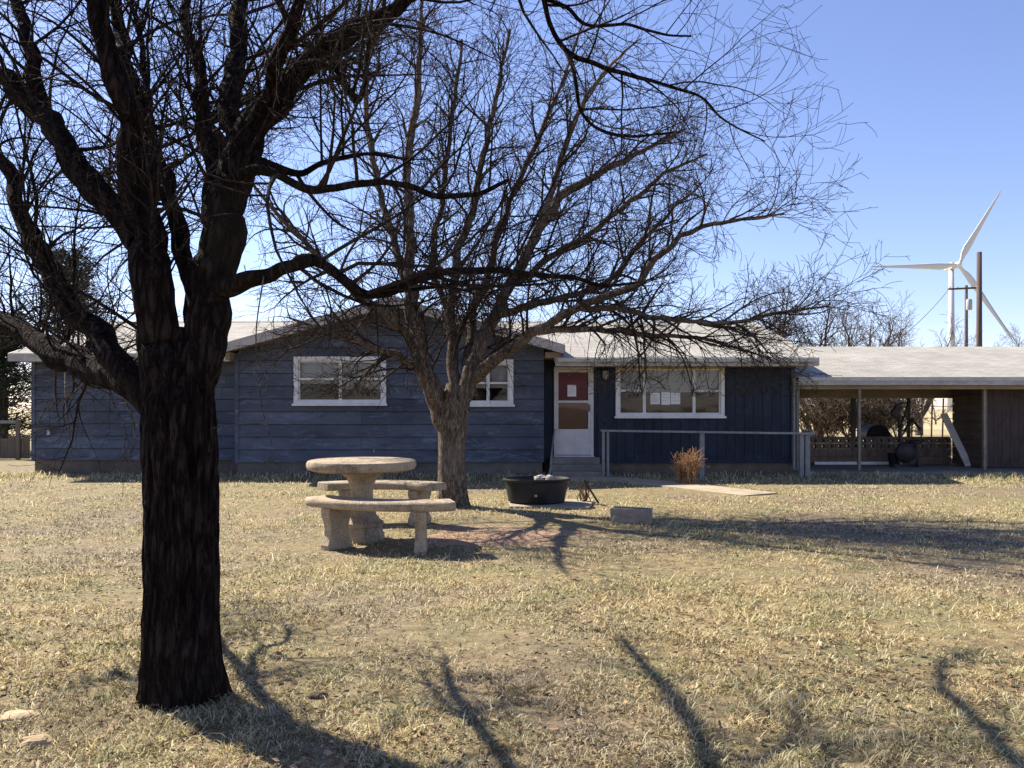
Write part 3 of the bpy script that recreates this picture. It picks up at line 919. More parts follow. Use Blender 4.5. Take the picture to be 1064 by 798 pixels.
MB().bar((X(846, yr), yr + .02, Z(450, yr)), (X(846, yr) + .08, yr + .9, Z(450, yr)), .09, .05).build('rail', M['rail'], rr, bevel=.006)

# ------------------------------------------------------------------ carport
cp = empty('carport', (8.5, 18, 0), 'open carport with pale shingle roof beside the blue house', 'carport')
CY0, CZ0, CRY, CRZ, CX0, CX1 = 17.95, 2.16, 21.9, 3.16, 6.42, 15.5
csl = (CRZ - CZ0) / (CRY - CY0)
cr = MB()
cr.slab([(CX0, CY0, CZ0), (CX1, CY0, CZ0), (CX1, CRY, CRZ), (CX0, CRY, CRZ)], .09)
cr.slab([(CX0, CRY + .002, CRZ), (CX1, CRY + .002, CRZ), (CX1, 25, CRZ - csl * 3.1), (CX0, 25, CRZ - csl * 3.1)], .09)
cr.build('roof', M['shingles'], cp, uv=lambda c: (c.x, (c.y - 18) * 1.03))
MB().box(CX0, CX1, CY0 - .036, CY0 - .004, CZ0 - .17, CZ0 + .004).build('fascia', M['fascia'], cp)
MB().box(CX0, CX1, CY0 - .052, CY0 - .038, CZ0 - .075, CZ0 + .008).build('drip_edge', M['trim'], cp)
ce = MB()
for yy in np.arange(CY0 + .02, 24.6, .29):
    ce.box(CX0 + .02, CX1, yy, yy + .283, CZ0 - .13, CZ0 - .11)
ce.build('ceiling', M['soffit'], cp)
MB().box(CX0 + .02, CX1, 20.5, 20.64, 1.73, CZ0 - .132).build('beam', M['soffit'], cp)
MB().box(CX0 + .02, CX1, 18.14, 18.26, CZ0 - .26, CZ0 - .132).build('beam', M['soffit'], cp)
for u0, wd in ((828.5, .07), (892.5, .065), (1022.5, .06)):
    MB().box(X(u0, 18.2) - wd / 2, X(u0, 18.2) + wd / 2, 18.16, 18.24, .06, CZ0 - .261).build('post', M['post'], cp, bevel=.006)
for u0, wd in ((886.5, .11), (944, .07)):
    MB().box(X(u0, 20.57) - wd / 2, X(u0, 20.57) + wd / 2, 20.53, 20.61, .06, 1.729).build('post', M['darkpost'], cp, bevel=.006)
fl = MB().slab([(6.34, 17.6, .06), (15.6, 17.6, .06), (15.6, 21.3, .06), (6.34, 21.3, .06)], .12).build('carport_floor', M['steps'])
tag(fl, 'dark concrete floor slab under the carport', 'floor', kind='structure')
kb = MB().bar((X(846, 19.95), 19.95, .10), (X(936, 19.95), 19.95, .10), .07, .06)
kbo = kb.build('kerb_pipe', M['whiteboard'])
tag(kbo, 'pale pipe lying along the foot of the breeze block wall', 'pipe')

# breeze block wall with two rows of round holes (holes go right through)
bb = empty('breeze_block_wall', (8.8, 20.2, 0), 'low brown breeze block wall with rows of small holes at the back of the carport', 'wall')
def block_course(mb, x0, x1, y0, y1, z0, z1, holes):
    n = int((x1 - x0) / .20)
    w_ = (x1 - x0) / n
    for i in range(n):
        a = x0 + i * w_ + .004; b_ = x0 + (i + 1) * w_ - .004
        if not holes:
            mb.box(a, b_, y0, y1, z0 + .004, z1 - .004); continue
        cxx, czz, r_ = (a + b_) / 2, (z0 + z1) / 2, .042
        outer = [(a, z0 + .004), ((a + b_) / 2, z0 + .004), (b_, z0 + .004), (b_, czz), (b_, z1 - .004), ((a + b_) / 2, z1 - .004), (a, z1 - .004), (a, czz)]
        inner = [(cxx + r_ * math.cos(R(225 + 45 * j)), czz + r_ * math.sin(R(225 + 45 * j))) for j in range(8)]
        k = len(mb.v)
        for yy in (y0, y1):
            mb.v += [(p[0], yy, p[1]) for p in outer] + [(p[0], yy, p[1]) for p in inner]
        for j in range(8):
            j2 = (j + 1) % 8
            mb.f.append((k + j, k + j2, k + 8 + j2, k + 8 + j))
            mb.f.append((k + 16 + j, k + 24 + j, k + 24 + j2, k + 16 + j2))
            mb.f.append((k + 8 + j, k + 8 + j2, k + 24 + j2, k + 24 + j))
            mb.f.append((k + j, k + 16 + j, k + 16 + j2, k + j2))
bm_ = MB()
block_course(bm_, 6.5, 11.08, 20.15, 20.29, .06, .26, False)
block_course(bm_, 6.5, 11.08, 20.15, 20.29, .26, .44, False)
block_course(bm_, 6.5, 11.08, 20.15, 20.29, .44, .585, True)
block_course(bm_, 6.5, 11.08, 20.15, 20.29, .585, .72, True)
bm_.build('blocks', M['breeze'], bb)
MB().box(6.5, 11.08, 20.13, 20.31, .722, .75).build('coping', M['breeze'], bb)

# storage shed under the right part of the carport
sh = empty('storage_shed', (12, 18.8, 0), 'dark brown board shed at the right end of the carport', 'shed')
sm_ = MB()
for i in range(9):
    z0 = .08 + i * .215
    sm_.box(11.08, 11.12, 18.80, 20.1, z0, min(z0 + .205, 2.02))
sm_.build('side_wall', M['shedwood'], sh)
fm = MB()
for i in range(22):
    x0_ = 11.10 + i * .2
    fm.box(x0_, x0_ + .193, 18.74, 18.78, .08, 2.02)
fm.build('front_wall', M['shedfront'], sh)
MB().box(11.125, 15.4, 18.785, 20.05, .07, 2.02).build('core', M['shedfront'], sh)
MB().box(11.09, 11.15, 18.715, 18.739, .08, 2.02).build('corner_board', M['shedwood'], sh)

# leaning white plank
pk = MB().bar(P(1007, 484.5, 19.3), P(980.5, 430, 20.05), .17, .035)
po_ = pk.build('plank', M['whiteboard'], None, bevel=.004)
tag(po_, 'white painted plank leaning against the shed side', 'plank')

# exercise machine in the carport
ex = empty('exercise_machine', (X(940, 19.3), 19.3, .06), 'dark exercise machine with handlebars standing under the carport', 'exercise machine')
q = lambda u, v, d=19.3: P(u, v, d)
MB().bar(q(926, 484), q(958, 484), .07, .06).bar(q(930, 484, 19.0), q(930, 484, 19.7), .06).bar(q(955, 484, 19.0), q(955, 484, 19.7), .06).build('base', M['steel'], ex)
MB().pipe([q(934, 483), q(936, 460), q(934, 436), q(931, 425)], .035, 8).build('upright', M['steel'], ex, smooth=True)
MB().bar(q(928, 432), q(935, 421), .17, .10).bar(q(930, 422), q(939, 418), .06, .08).build('console', M['steel'], ex, bevel=.01)
MB().pipe([q(935, 447), q(938, 436, 19.1), q(941, 428, 19.0), q(944, 416, 18.95)], .022, 8).pipe([q(940, 447), q(948, 436, 19.6), q(953, 442, 19.7), q(956, 447, 19.7)], .03, 8).build('handlebar', M['steel'], ex, smooth=True)
fw = MB().lathe(0, 0, [(.02, -.06), (.24, -.055), (.26, 0), (.24, .055), (.02, .06)], 24).build('flywheel_cover', M['steel'], ex, smooth=True)
fw.rotation_euler = (R(90), 0, 0); fw.location = Vector(q(941, 470)) - Vector(ex.location)
MB().pipe([q(953, 483), q(951, 462)], .03, 8).build('seat_post', M['steel'], ex, smooth=True)
sq = Vector(q(951, 459))
MB().lathe(sq.x, sq.y, [(.05, sq.z - .05), (.14, sq.z - .03), (.15, sq.z + .02), (.10, sq.z + .05)], 16, 1.1, .8).build('seat', M['steel'], ex, smooth=True)
# bucket beside it
bk = Vector(q(928.5, 483, 19.55))
bo = MB().lathe(bk.x, bk.y, [(.10, .062), (.135, .34), (.15, .345), (.15, .37), (.135, .37), (.12, .36), (.10, .10)], 20).build('bucket', M['rubber'], None, smooth=True)
tag(bo, 'small dark bucket on the carport floor beside the exercise machine', 'bucket')

# barrel grill beyond the block wall
bg_ = empty('barrel_grill', (X(908, 23), 23, 0), 'dark barrel grill with a rounded lid beyond the block wall', 'grill')
gx, gy = X(908, 23), 23.0
lidp = [(gx + .30 * math.cos(a), .70 + .30 * math.sin(a)) for a in np.linspace(0, math.pi, 13)]
MB().prism([(gx - .36, .58), (gx + .36, .58), (gx + .36, .70), (gx - .36, .70)][::-1], gy - .3, gy + .3).build('firebox', M['steel'], bg_)
MB().prism([(gx + .34 * math.cos(a), .702 + .30 * math.sin(a)) for a in np.linspace(0, math.pi, 13)], gy - .28, gy + .28).build('lid', M['steel'], bg_)
for sx in (-.3, .3):
    for sy in (-.24, .24):
        MB().bar((gx + sx, gy + sy, 0), (gx + sx, gy + sy, .578), .04).build('leg', M['steel'], bg_)

# ------------------------------------------------------------------ concrete table and benches
TD = 8.9
tx, ty = X(376, TD), TD
tb = empty('garden_table', (tx, ty, 0), 'round cast concrete garden table on a turned pedestal', 'table')
g0 = gz(tx, ty)
MB().lathe(tx, ty, [(.30, g0 + .765), (.52, g0 + .77), (.585, g0 + .79), (.603, g0 + .82), (.603, g0 + .855), (.59, g0 + .88), (.565, g0 + .889), (.2, g0 + .891)], 64).build('tabletop', M['concrete'], tb, smooth=True)
prof = [(.25, -.03), (.25, .07), (.235, .085), (.225, .15), (.24, .165), (.24, .20), (.20, .225), (.165, .27), (.14, .34), (.125, .44), (.122, .54), (.135, .62), (.17, .69), (.22, .735), (.25, .75), (.25, .764)]
MB().lathe(tx, ty, [(r, g0 + z) for r, z in prof], 40).build('pedestal', M['concrete'], tb, smooth=True)

def bench(cx_, cy_, rad, a0, a1, ext, ztop, label, legw):
    am = (a0 + a1) / 2
    b0 = empty('curved_bench', (cx_ + rad * math.cos(am), cy_ + rad * math.sin(am), 0), label, 'bench', 'curved concrete benches round the garden table')
    g1 = gz(cx_ + rad * math.cos(am), cy_ + rad * math.sin(am))
    s = MB()
    n = 28
    ri, ro_, t = rad - .18, rad + .18, .095
    sec = [(ri, ztop - t + .02), (ri + .02, ztop - t), (ro_ - .02, ztop - t), (ro_, ztop - t + .02), (ro_ + .006, ztop - t / 2), (ro_, ztop - .02), (ro_ - .025, ztop), (ri + .025, ztop), (ri, ztop - .02), (ri - .006, ztop - t / 2)]
    m = len(sec)
    for i in range(n + 1):
        a = a0 - ext + (a1 - a0 + 2 * ext) * i / n
        for r_, z in sec:
            # rounded corners at both ends
            e = min(i, n - i)
            sh_ = 1.0 if e > 0 else 0.86
            rr_ = rad + (r_ - rad) * sh_
            s.v.append((cx_ + rr_ * math.cos(a), cy_ + rr_ * math.sin(a), g1 + z))
    for i in range(n):
        for j in range(m):
            k = (j + 1) % m
            s.f.append((i * m + j, i * m + k, (i + 1) * m + k, (i + 1) * m + j))
    s.f.append(tuple(range(m - 1, -1, -1))); s.f.append(tuple(n * m + j for j in range(m)))
    s.build('seat', M['concrete'], b0, smooth=False, bevel=.008)
    for a in (a0, a1):
        # baluster shaped slab leg: wide across the seat, narrow along it
        lg = MB()
        c = Vector((cx_ + rad * math.cos(a), cy_ + rad * math.sin(a)))
        er = Vector((math.cos(a), math.sin(a))); et = Vector((-er.y, er.x))
        pr = [(.17, -.04), (.17, .05), (.155, .08), (.13, .14), (.125, .22), (.14, .29), (.155, .33), (.165, .36), (.165, ztop - .096)]
        for h, z in pr:
            tw = legw / 2 * (0.85 + (h - .125) * 3.2)
            for p_, q_ in ((-1, -1), (1, -1), (1, 1), (-1, 1)):
                v_ = c + er * h * p_ + et * tw * q_
                lg.v.append((v_.x, v_.y, g1 + z))
        for i in range(len(pr) - 1):
            for j in range(4):
                k = (j + 1) % 4
                lg.f.append((i * 4 + j, i * 4 + k, (i + 1) * 4 + k, (i + 1) * 4 + j))
        lg.f.append((3, 2, 1, 0)); e = (len(pr) - 1) * 4; lg.f.append((e, e + 1, e + 2, e + 3))
        lg.build('leg', M['concrete'], b0, bevel=.012)
# near bench: right leg edge-on at u 437, left leg broadside at u 345
rl = Vector((X(437.5, 8.15), 8.15))
rad = 1.5
c1 = rl - Vector((math.cos(R(273)), math.sin(R(273)))) * rad
bench(c1.x, c1.y, rad, R(236), R(273), R(12.5), .53, 'near curved concrete bench on the camera side of the round table', .125)
c2 = Vector((X(392, 10.0), 10.0 - .95))
bench(c2.x, c2.y, 1.12, R(62), R(112), R(15), .52, 'far curved concrete bench behind the round table by the tree trunk', .14)

# ------------------------------------------------------------------ tub, slab, stalks, block, bush, stones
sx_, sy_ = X(575, 11.95), 12.05
sl_ = MB().slab([(X(530, 11.6), 11.55, .045), (X(612, 11.5), 11.5, .04), (X(618, 12.4), 12.45, .045), (X(528, 12.5), 12.55, .05)], .07).build('paving_slab', M['paver'], None, bevel=.01)
tag(sl_, 'flat tan concrete slab lying under the black tub', 'slab')
tux, tuy = X(557.5, 12.0), 12.02
tub = empty('stock_tub', (tux, tuy, .05), 'wide black rubber stock tub planter on a pale slab', 'planter')
MB().lathe(tux, tuy, [(.40, .052), (.425, .07), (.475, .36), (.50, .375), (.512, .395), (.505, .415), (.485, .415), (.46, .37), (.45, .33)], 48, 1, .78).build('body', M['rubber'], tub, smooth=True)
MB().lathe(tux, tuy, [(.44, .30), (.455, .345), (.25, .365), (.05, .37)], 40, .99, .77).build('soil', M['soil'], tub, smooth=True)
MB().lathe(tux - .02, tuy - .345, [(.02, .165), (.022, .19), (.012, .2)], 10).build('drain_plug', M['stone'], tub, smooth=True)
def rock(name, x, y, z, rx, ry, rz_, mat, label, cat, group, seed):
    r = random.Random(seed)
    s = MB()
    nseg, nr = 14, 8
    for i in range(1, nr):
        ph = math.pi * i / nr
        for j in range(nseg):
            a = 2 * math.pi * j / nseg
            p = Vector((math.sin(ph) * math.cos(a), math.sin(ph) * math.sin(a), -math.cos(ph)))
            k = 1 + .28 * noise.noise(p * 1.7 + Vector((seed * 3.1, 0, 0))) + .10 * noise.noise(p * 5 + Vector((0, seed, 0)))
            s.v.append((x + p.x * rx * k, y + p.y * ry * k, z + max(-.6, p.z) * rz_ * k))
    for i in range(nr - 2):
        for j in range(nseg):
            k = (j + 1) % nseg
            s.f.append((i * nseg + j, i * nseg + k, (i + 1) * nseg + k, (i + 1) * nseg + j))
    s.f.append(tuple(range(nseg - 1, -1, -1))); s.f.append(tuple((nr - 2) * nseg + j for j in range(nseg)))
    o = s.build(name, mat, None, smooth=False)
    return tag(o, label, cat, group)
rock('stone', X(561, 12), tuy + .02, .40, .10, .08, .055, M['stone'], 'broad pale stone on top of the soil in the black tub', 'stone', 'pale stones in the tub', 1)
rock('stone', X(570.5, 12), tuy - .03, .40, .07, .07, .06, M['stone'], 'rounder pale stone in the black tub right of the broad one', 'stone', 'pale stones in the tub', 2)
rock('flat_stone', *P(19, 748, 3.72)[:2], .02, .085, .06, .022, M['flatstone'], 'tan flat stone in the grass at the left edge of the lawn', 'stone', 'flat stones left of the dark tree', 3)
rock('flat_stone', *P(38, 776, 3.42)[:2], .02, .075, .05, .03, M['flatstone'], 'tan stone lump with paler face nearest the left bottom corner', 'stone', 'flat stones left of the dark tree', 4)
rock('clod', *P(330, 722, 4.0)[:2], .01, .05, .04, .02, M['soil'], 'small dark clod of earth in the tree shadow', 'clod', None, 6)

# cinder block with two cells, on its side by the worn ground
cbk = MB()
ang = R(-24)
W_, D_, H_ = .40, .20, .205
def cell_block(mb):
    t = .032
    xs_ = [0, t, W_ / 2 - t / 2, W_ / 2 + t / 2, W_ - t, W_]
    mb.box(0, W_, 0, t, 0, H_); mb.box(0, W_, D_ - t, D_, 0, H_)
    for a, b_ in ((0, t), (W_ / 2 - t / 2, W_ / 2 + t / 2), (W_ - t, W_)):
        mb.box(a, b_, t, D_ - t, .002, H_ - .002)
cell_block(cbk)
cbo = cbk.build('cinder_block', M['block'], None, bevel=.006)
cbo.location = (X(634, 10.2), 10.22, gz(1.3, 10.2) - .01); cbo.rotation_euler = (0, 0, ang)
cbo.scale = (1.25, 1.1, .95)
tag(cbo, 'grey hollow cinder block lying on the lawn right of the tub', 'block')

def stalks(name, x, y, n, h, spread, mat, label, cat, rad, seed, curl=.25, twigs=3):
    r = random.Random(seed)
    T_ = Tubes()
    for i in range(n):
        a = r.uniform(0, 6.283); l = h * r.uniform(.55, 1.05); s_ = spread * r.uniform(.1, 1)
        bx, by = x + r.gauss(0, spread * .22), y + r.gauss(0, spread * .22)
        pts = []
        for k in range(6):
            t = k / 5
            pts.append((bx + math.cos(a) * s_ * t ** 1.4 + r.gauss(0, .012), by + math.sin(a) * s_ * t ** 1.4 + r.gauss(0, .012), -.01 + l * t - curl * s_ * t * t))
        T_.add(pts, np.linspace(rad, rad * .45, 6), 4)
        for q_ in range(twigs):
            t0 = r.randint(2, 4); p0 = Vector(pts[t0])
            dv = Vector((r.gauss(0, 1), r.gauss(0, 1), r.uniform(.2, 1.4))).normalized() * l * r.uniform(.15, .32)
            T_.add([p0, p0 + dv * .5 + Vector((0, 0, .01)), p0 + dv], [rad * .5, rad * .4, rad * .25], 3)
    o = T_.build(name, mat)
    return tag(o, label, cat)
bx_, by_ = X(715, 15.3), 15.3
stalks('dry_bush', bx_, by_, 90, .72, .34, M['drybush'], 'rusty orange dry bush in front of the ramp railing', 'bush', .010, 21, .3, 5)
stalks('dead_stalks', X(608, 12.2), 12.2, 16, .42, .22, M['deadstalk'], 'dark dead plant stalks standing right of the black tub', 'plant', .009, 22, .1, 2)
s2_ = MB().bar(P(607, 499, 12.1), P(622, 523, 12.1), .03, .02).build('stake', M['steel'])
tag(s2_, 'short black stake leaning among the dead stalks', 'stake')

# ------------------------------------------------------------------ trees
UP = np.array([0, 0, 1.0])
def unit(v): return v / max(np.linalg.norm(v), 1e-9)
class Tree:
    def __init__(s, seed, p):
        s.g = random.Random(seed); s.p = p; s.tw = Tubes(); s.count = 0
    def rv(s):
        return np.array([s.g.gauss(0, 1), s.g.gauss(0, 1), s.g.gauss(0, 1)])
    def sprout(s, pts, rad, level, t0=0.15, dens=None, length=None):
        """children of a path; the last levels are twigs"""
        p = s.p
        if level > p['levels']: return
        seg = np.linalg.norm(np.diff(pts, axis=0), axis=1)
        L = seg.sum()
        cum = np.concatenate([[0], np.cumsum(seg)])
        d = (dens or p['dens'])[level]
        n = L * d
        n = int(n) + (1 if s.g.random() < n - int(n) else 0)
        for i in range(n):
            t = t0 + (1 - t0) * (i + s.g.random()) / n
            q = t * L
            k = min(int(np.searchsorted(cum, q)) , len(seg)); k = max(k, 1)
            f = (q - cum[k - 1]) / max(seg[k - 1], 1e-9)
            pos = pts[k - 1] * (1 - f) + pts[k] * f
            r0 = rad[k - 1] * (1 - f) + rad[k] * f
            tan = unit(pts[k] - pts[k - 1])
            per = s.rv(); per = unit(per - tan * per.dot(tan))
            ang = s.g.uniform(*p['ang'])
            dr = tan * math.cos(ang) + per * math.sin(ang)
            dr = unit(dr + UP * p['up'][level])
            ln = p['len'][level] * s.g.uniform(.55, 1.25) * (1.1 - .55 * t)
            rr = min(r0 * .6, p['rad'][level] * s.g.uniform(.75, 1.25))
            s.branch(pos, dr, ln, rr, level)
    def branch(s, pos, dr, ln, r0, level):
        p = s.p
        n = p['pts'][level]
        st = ln / (n - 1)
        pts = np.empty((n, 3)); pts[0] = pos
        curve = s.rv() * p['curl']
        trop = p['trop'][level] * (1 if s.g.random() < .75 else -.8)
        for i in range(1, n):
            curve += s.rv() * p['curl'] * .6
            dr = unit(dr + curve * .5 + UP * trop + s.rv() * p['kink'])
            pts[i] = pts[i - 1] + dr * st
        zc = pts[:, 2] < p.get('zmin', .4)
        if zc.any(): pts[zc, 2] = p.get('zmin', .4) + .2 * s.g.random()
        tip = p['tip']
        rad = np.maximum(r0 * (1 - .8 * np.linspace(0, 1, n)), tip)
        s.tw.add(pts, rad, 5 if level <= 1 else (4 if level == 2 else 3))
        s.count += 1
        s.sprout(pts, rad, level + 1)

def smooth_path(ctrl, sub=5):
    """Catmull-Rom through (u,v,d,w) pixels -> 3D points and radii"""
    A = np.array([[*P(u, v, d), w_ / 2 / F * d] for u, v, d, w_ in ctrl])
    B = np.vstack([2 * A[0] - A[1], A, 2 * A[-1] - A[-2]])
    out = []
    for i in range(1, len(B) - 2):
        p0, p1, p2, p3 = B[i - 1], B[i], B[i + 1], B[i + 2]
        for k in range(sub):
            t = k / sub
            out.append(.5 * ((2 * p1) + (-p0 + p2) * t + (2 * p0 - 5 * p1 + 4 * p2 - p3) * t * t + (-p0 + 3 * p1 - 3 * p2 + p3) * t ** 3))
    out.append(B[-2])
    out = np.array(out)
    return out[:, :3], np.maximum(out[:, 3], .002)

def rough_tube(pts, rad, k, amp, seed, freq=(9, 1.6), flare=None):
    """tube whose surface is furrowed along its length"""
    V, Fq = tube_arrays(pts, rad, k)
    n = len(pts)
    c = np.repeat(pts, k, axis=0)
    dv = V - c
    rr = np.repeat(rad, k)
    out = np.empty_like(V)
    for i in range(len(V)):
        a = 2 * math.pi * (i % k) / k; h = V[i][2]; row = i // k
        ca, sa = math.cos(a), math.sin(a)
        f1 = noise.noise((ca * freq[0] * rr[i] * 6, sa * freq[0] * rr[i] * 6, h * freq[1] * 2 + seed))
        f2 = noise.noise((ca * 1.3, sa * 1.3, h * 1.1 + seed * 2))
        f3 = noise.noise((ca * 22 * rr[i] * 5, sa * 22 * rr[i] * 5, h * 7 + seed))
        dsp = amp * (1.3 * (abs(f1) * -1.6 + .35) + .5 * f3) + rr[i] * .09 * f2
        m = 1 + dsp / rr[i]
        if flare: m *= flare(a, h)
        out[i] = c[i] + dv[i] * m
    return out, Fq

def make_tree(name, base, label, mat_trunk, mat_twig, trunk_ctrl, limbs, params, seed, k_trunk, sub_trunk, amp, flare=None, group=None, start=None, limb_k=14, suckers=None, droop=(), thin=1.0, lift=()):
    root = empty(name, base, label, 'tree', group)
    pts, rad = smooth_path(trunk_ctrl, sub_trunk)
    V, Fq = rough_tube(pts, rad, k_trunk, amp, seed, flare=flare)
    np_mesh('trunk', V, Fq, mat_trunk, root)
    T_ = Tree(seed, params)
    for li, ctrl in enumerate(limbs):
        p_, r_ = smooth_path(ctrl, 6)
        # small wander so limbs are not ruler-smooth
        jit = np.array([[noise.noise((q[0] * 3, q[2] * 3, seed + c_ * 7)) for c_ in range(3)] for q in p_])
        j2 = np.array([[noise.noise((q[0] * 8, q[2] * 8, seed + c_ * 5 + li)) for c_ in range(3)] for q in p_])
        p_ = p_ + jit * np.minimum(r_[:, None] * 1.0, .07) + j2 * np.minimum(r_[:, None] * .7, .03)
        r_ = r_ * thin * (1 + np.array([.16 * noise.noise((q[0] * 6, q[1] * 6, q[2] * 6 + seed)) for q in p_]))
        kk = limb_k if r_.max() > .03 else 8
        V, Fq = rough_tube(p_, r_, kk, min(amp, r_.min() * .5) * .8, seed + len(p_))
        np_mesh('limb', V, Fq, mat_trunk, root)
        T_.p = params
        if li in lift: T_.p = dict(params, up=[0, .75, .35, .15], trop=[0, .10, .06, .03])
        if li in droop:
            T_.p = dict(params, dens=[q * .6 for q in params['dens']], up=[0, -.10, -.12, -.08, 0], trop=[0, -.04, -.06, -.04, -.02])
            T_.sprout(p_, r_, 1, t0=.1)
            T_.p = dict(params, up=[0, .05, 0, 0, 0], trop=[0, 0, -.02, -.02, -.02])
        T_.sprout(p_, r_, 1, t0=.22 if start is None else start)
    T_.p = params
    T_.tw.build('crown', mat_twig, root)
    if suckers:
        for si, (ctrl, nn) in enumerate(suckers):
            S = Tree(seed + 5 + si, params)
            g = S.g
            p_, r_ = smooth_path(ctrl, 5)
            S.tw.add(p_, r_, 5)
            for q_ in range(nn):
                k = g.randint(1, len(p_) - 2)
                S.branch(p_[k], unit(S.rv() + np.array([0, -.1, .1])), g.uniform(.12, .30), .0024, 3)
            S.tw.build('sucker_twig', M['twig_sunlit'], root)
    return root, T_

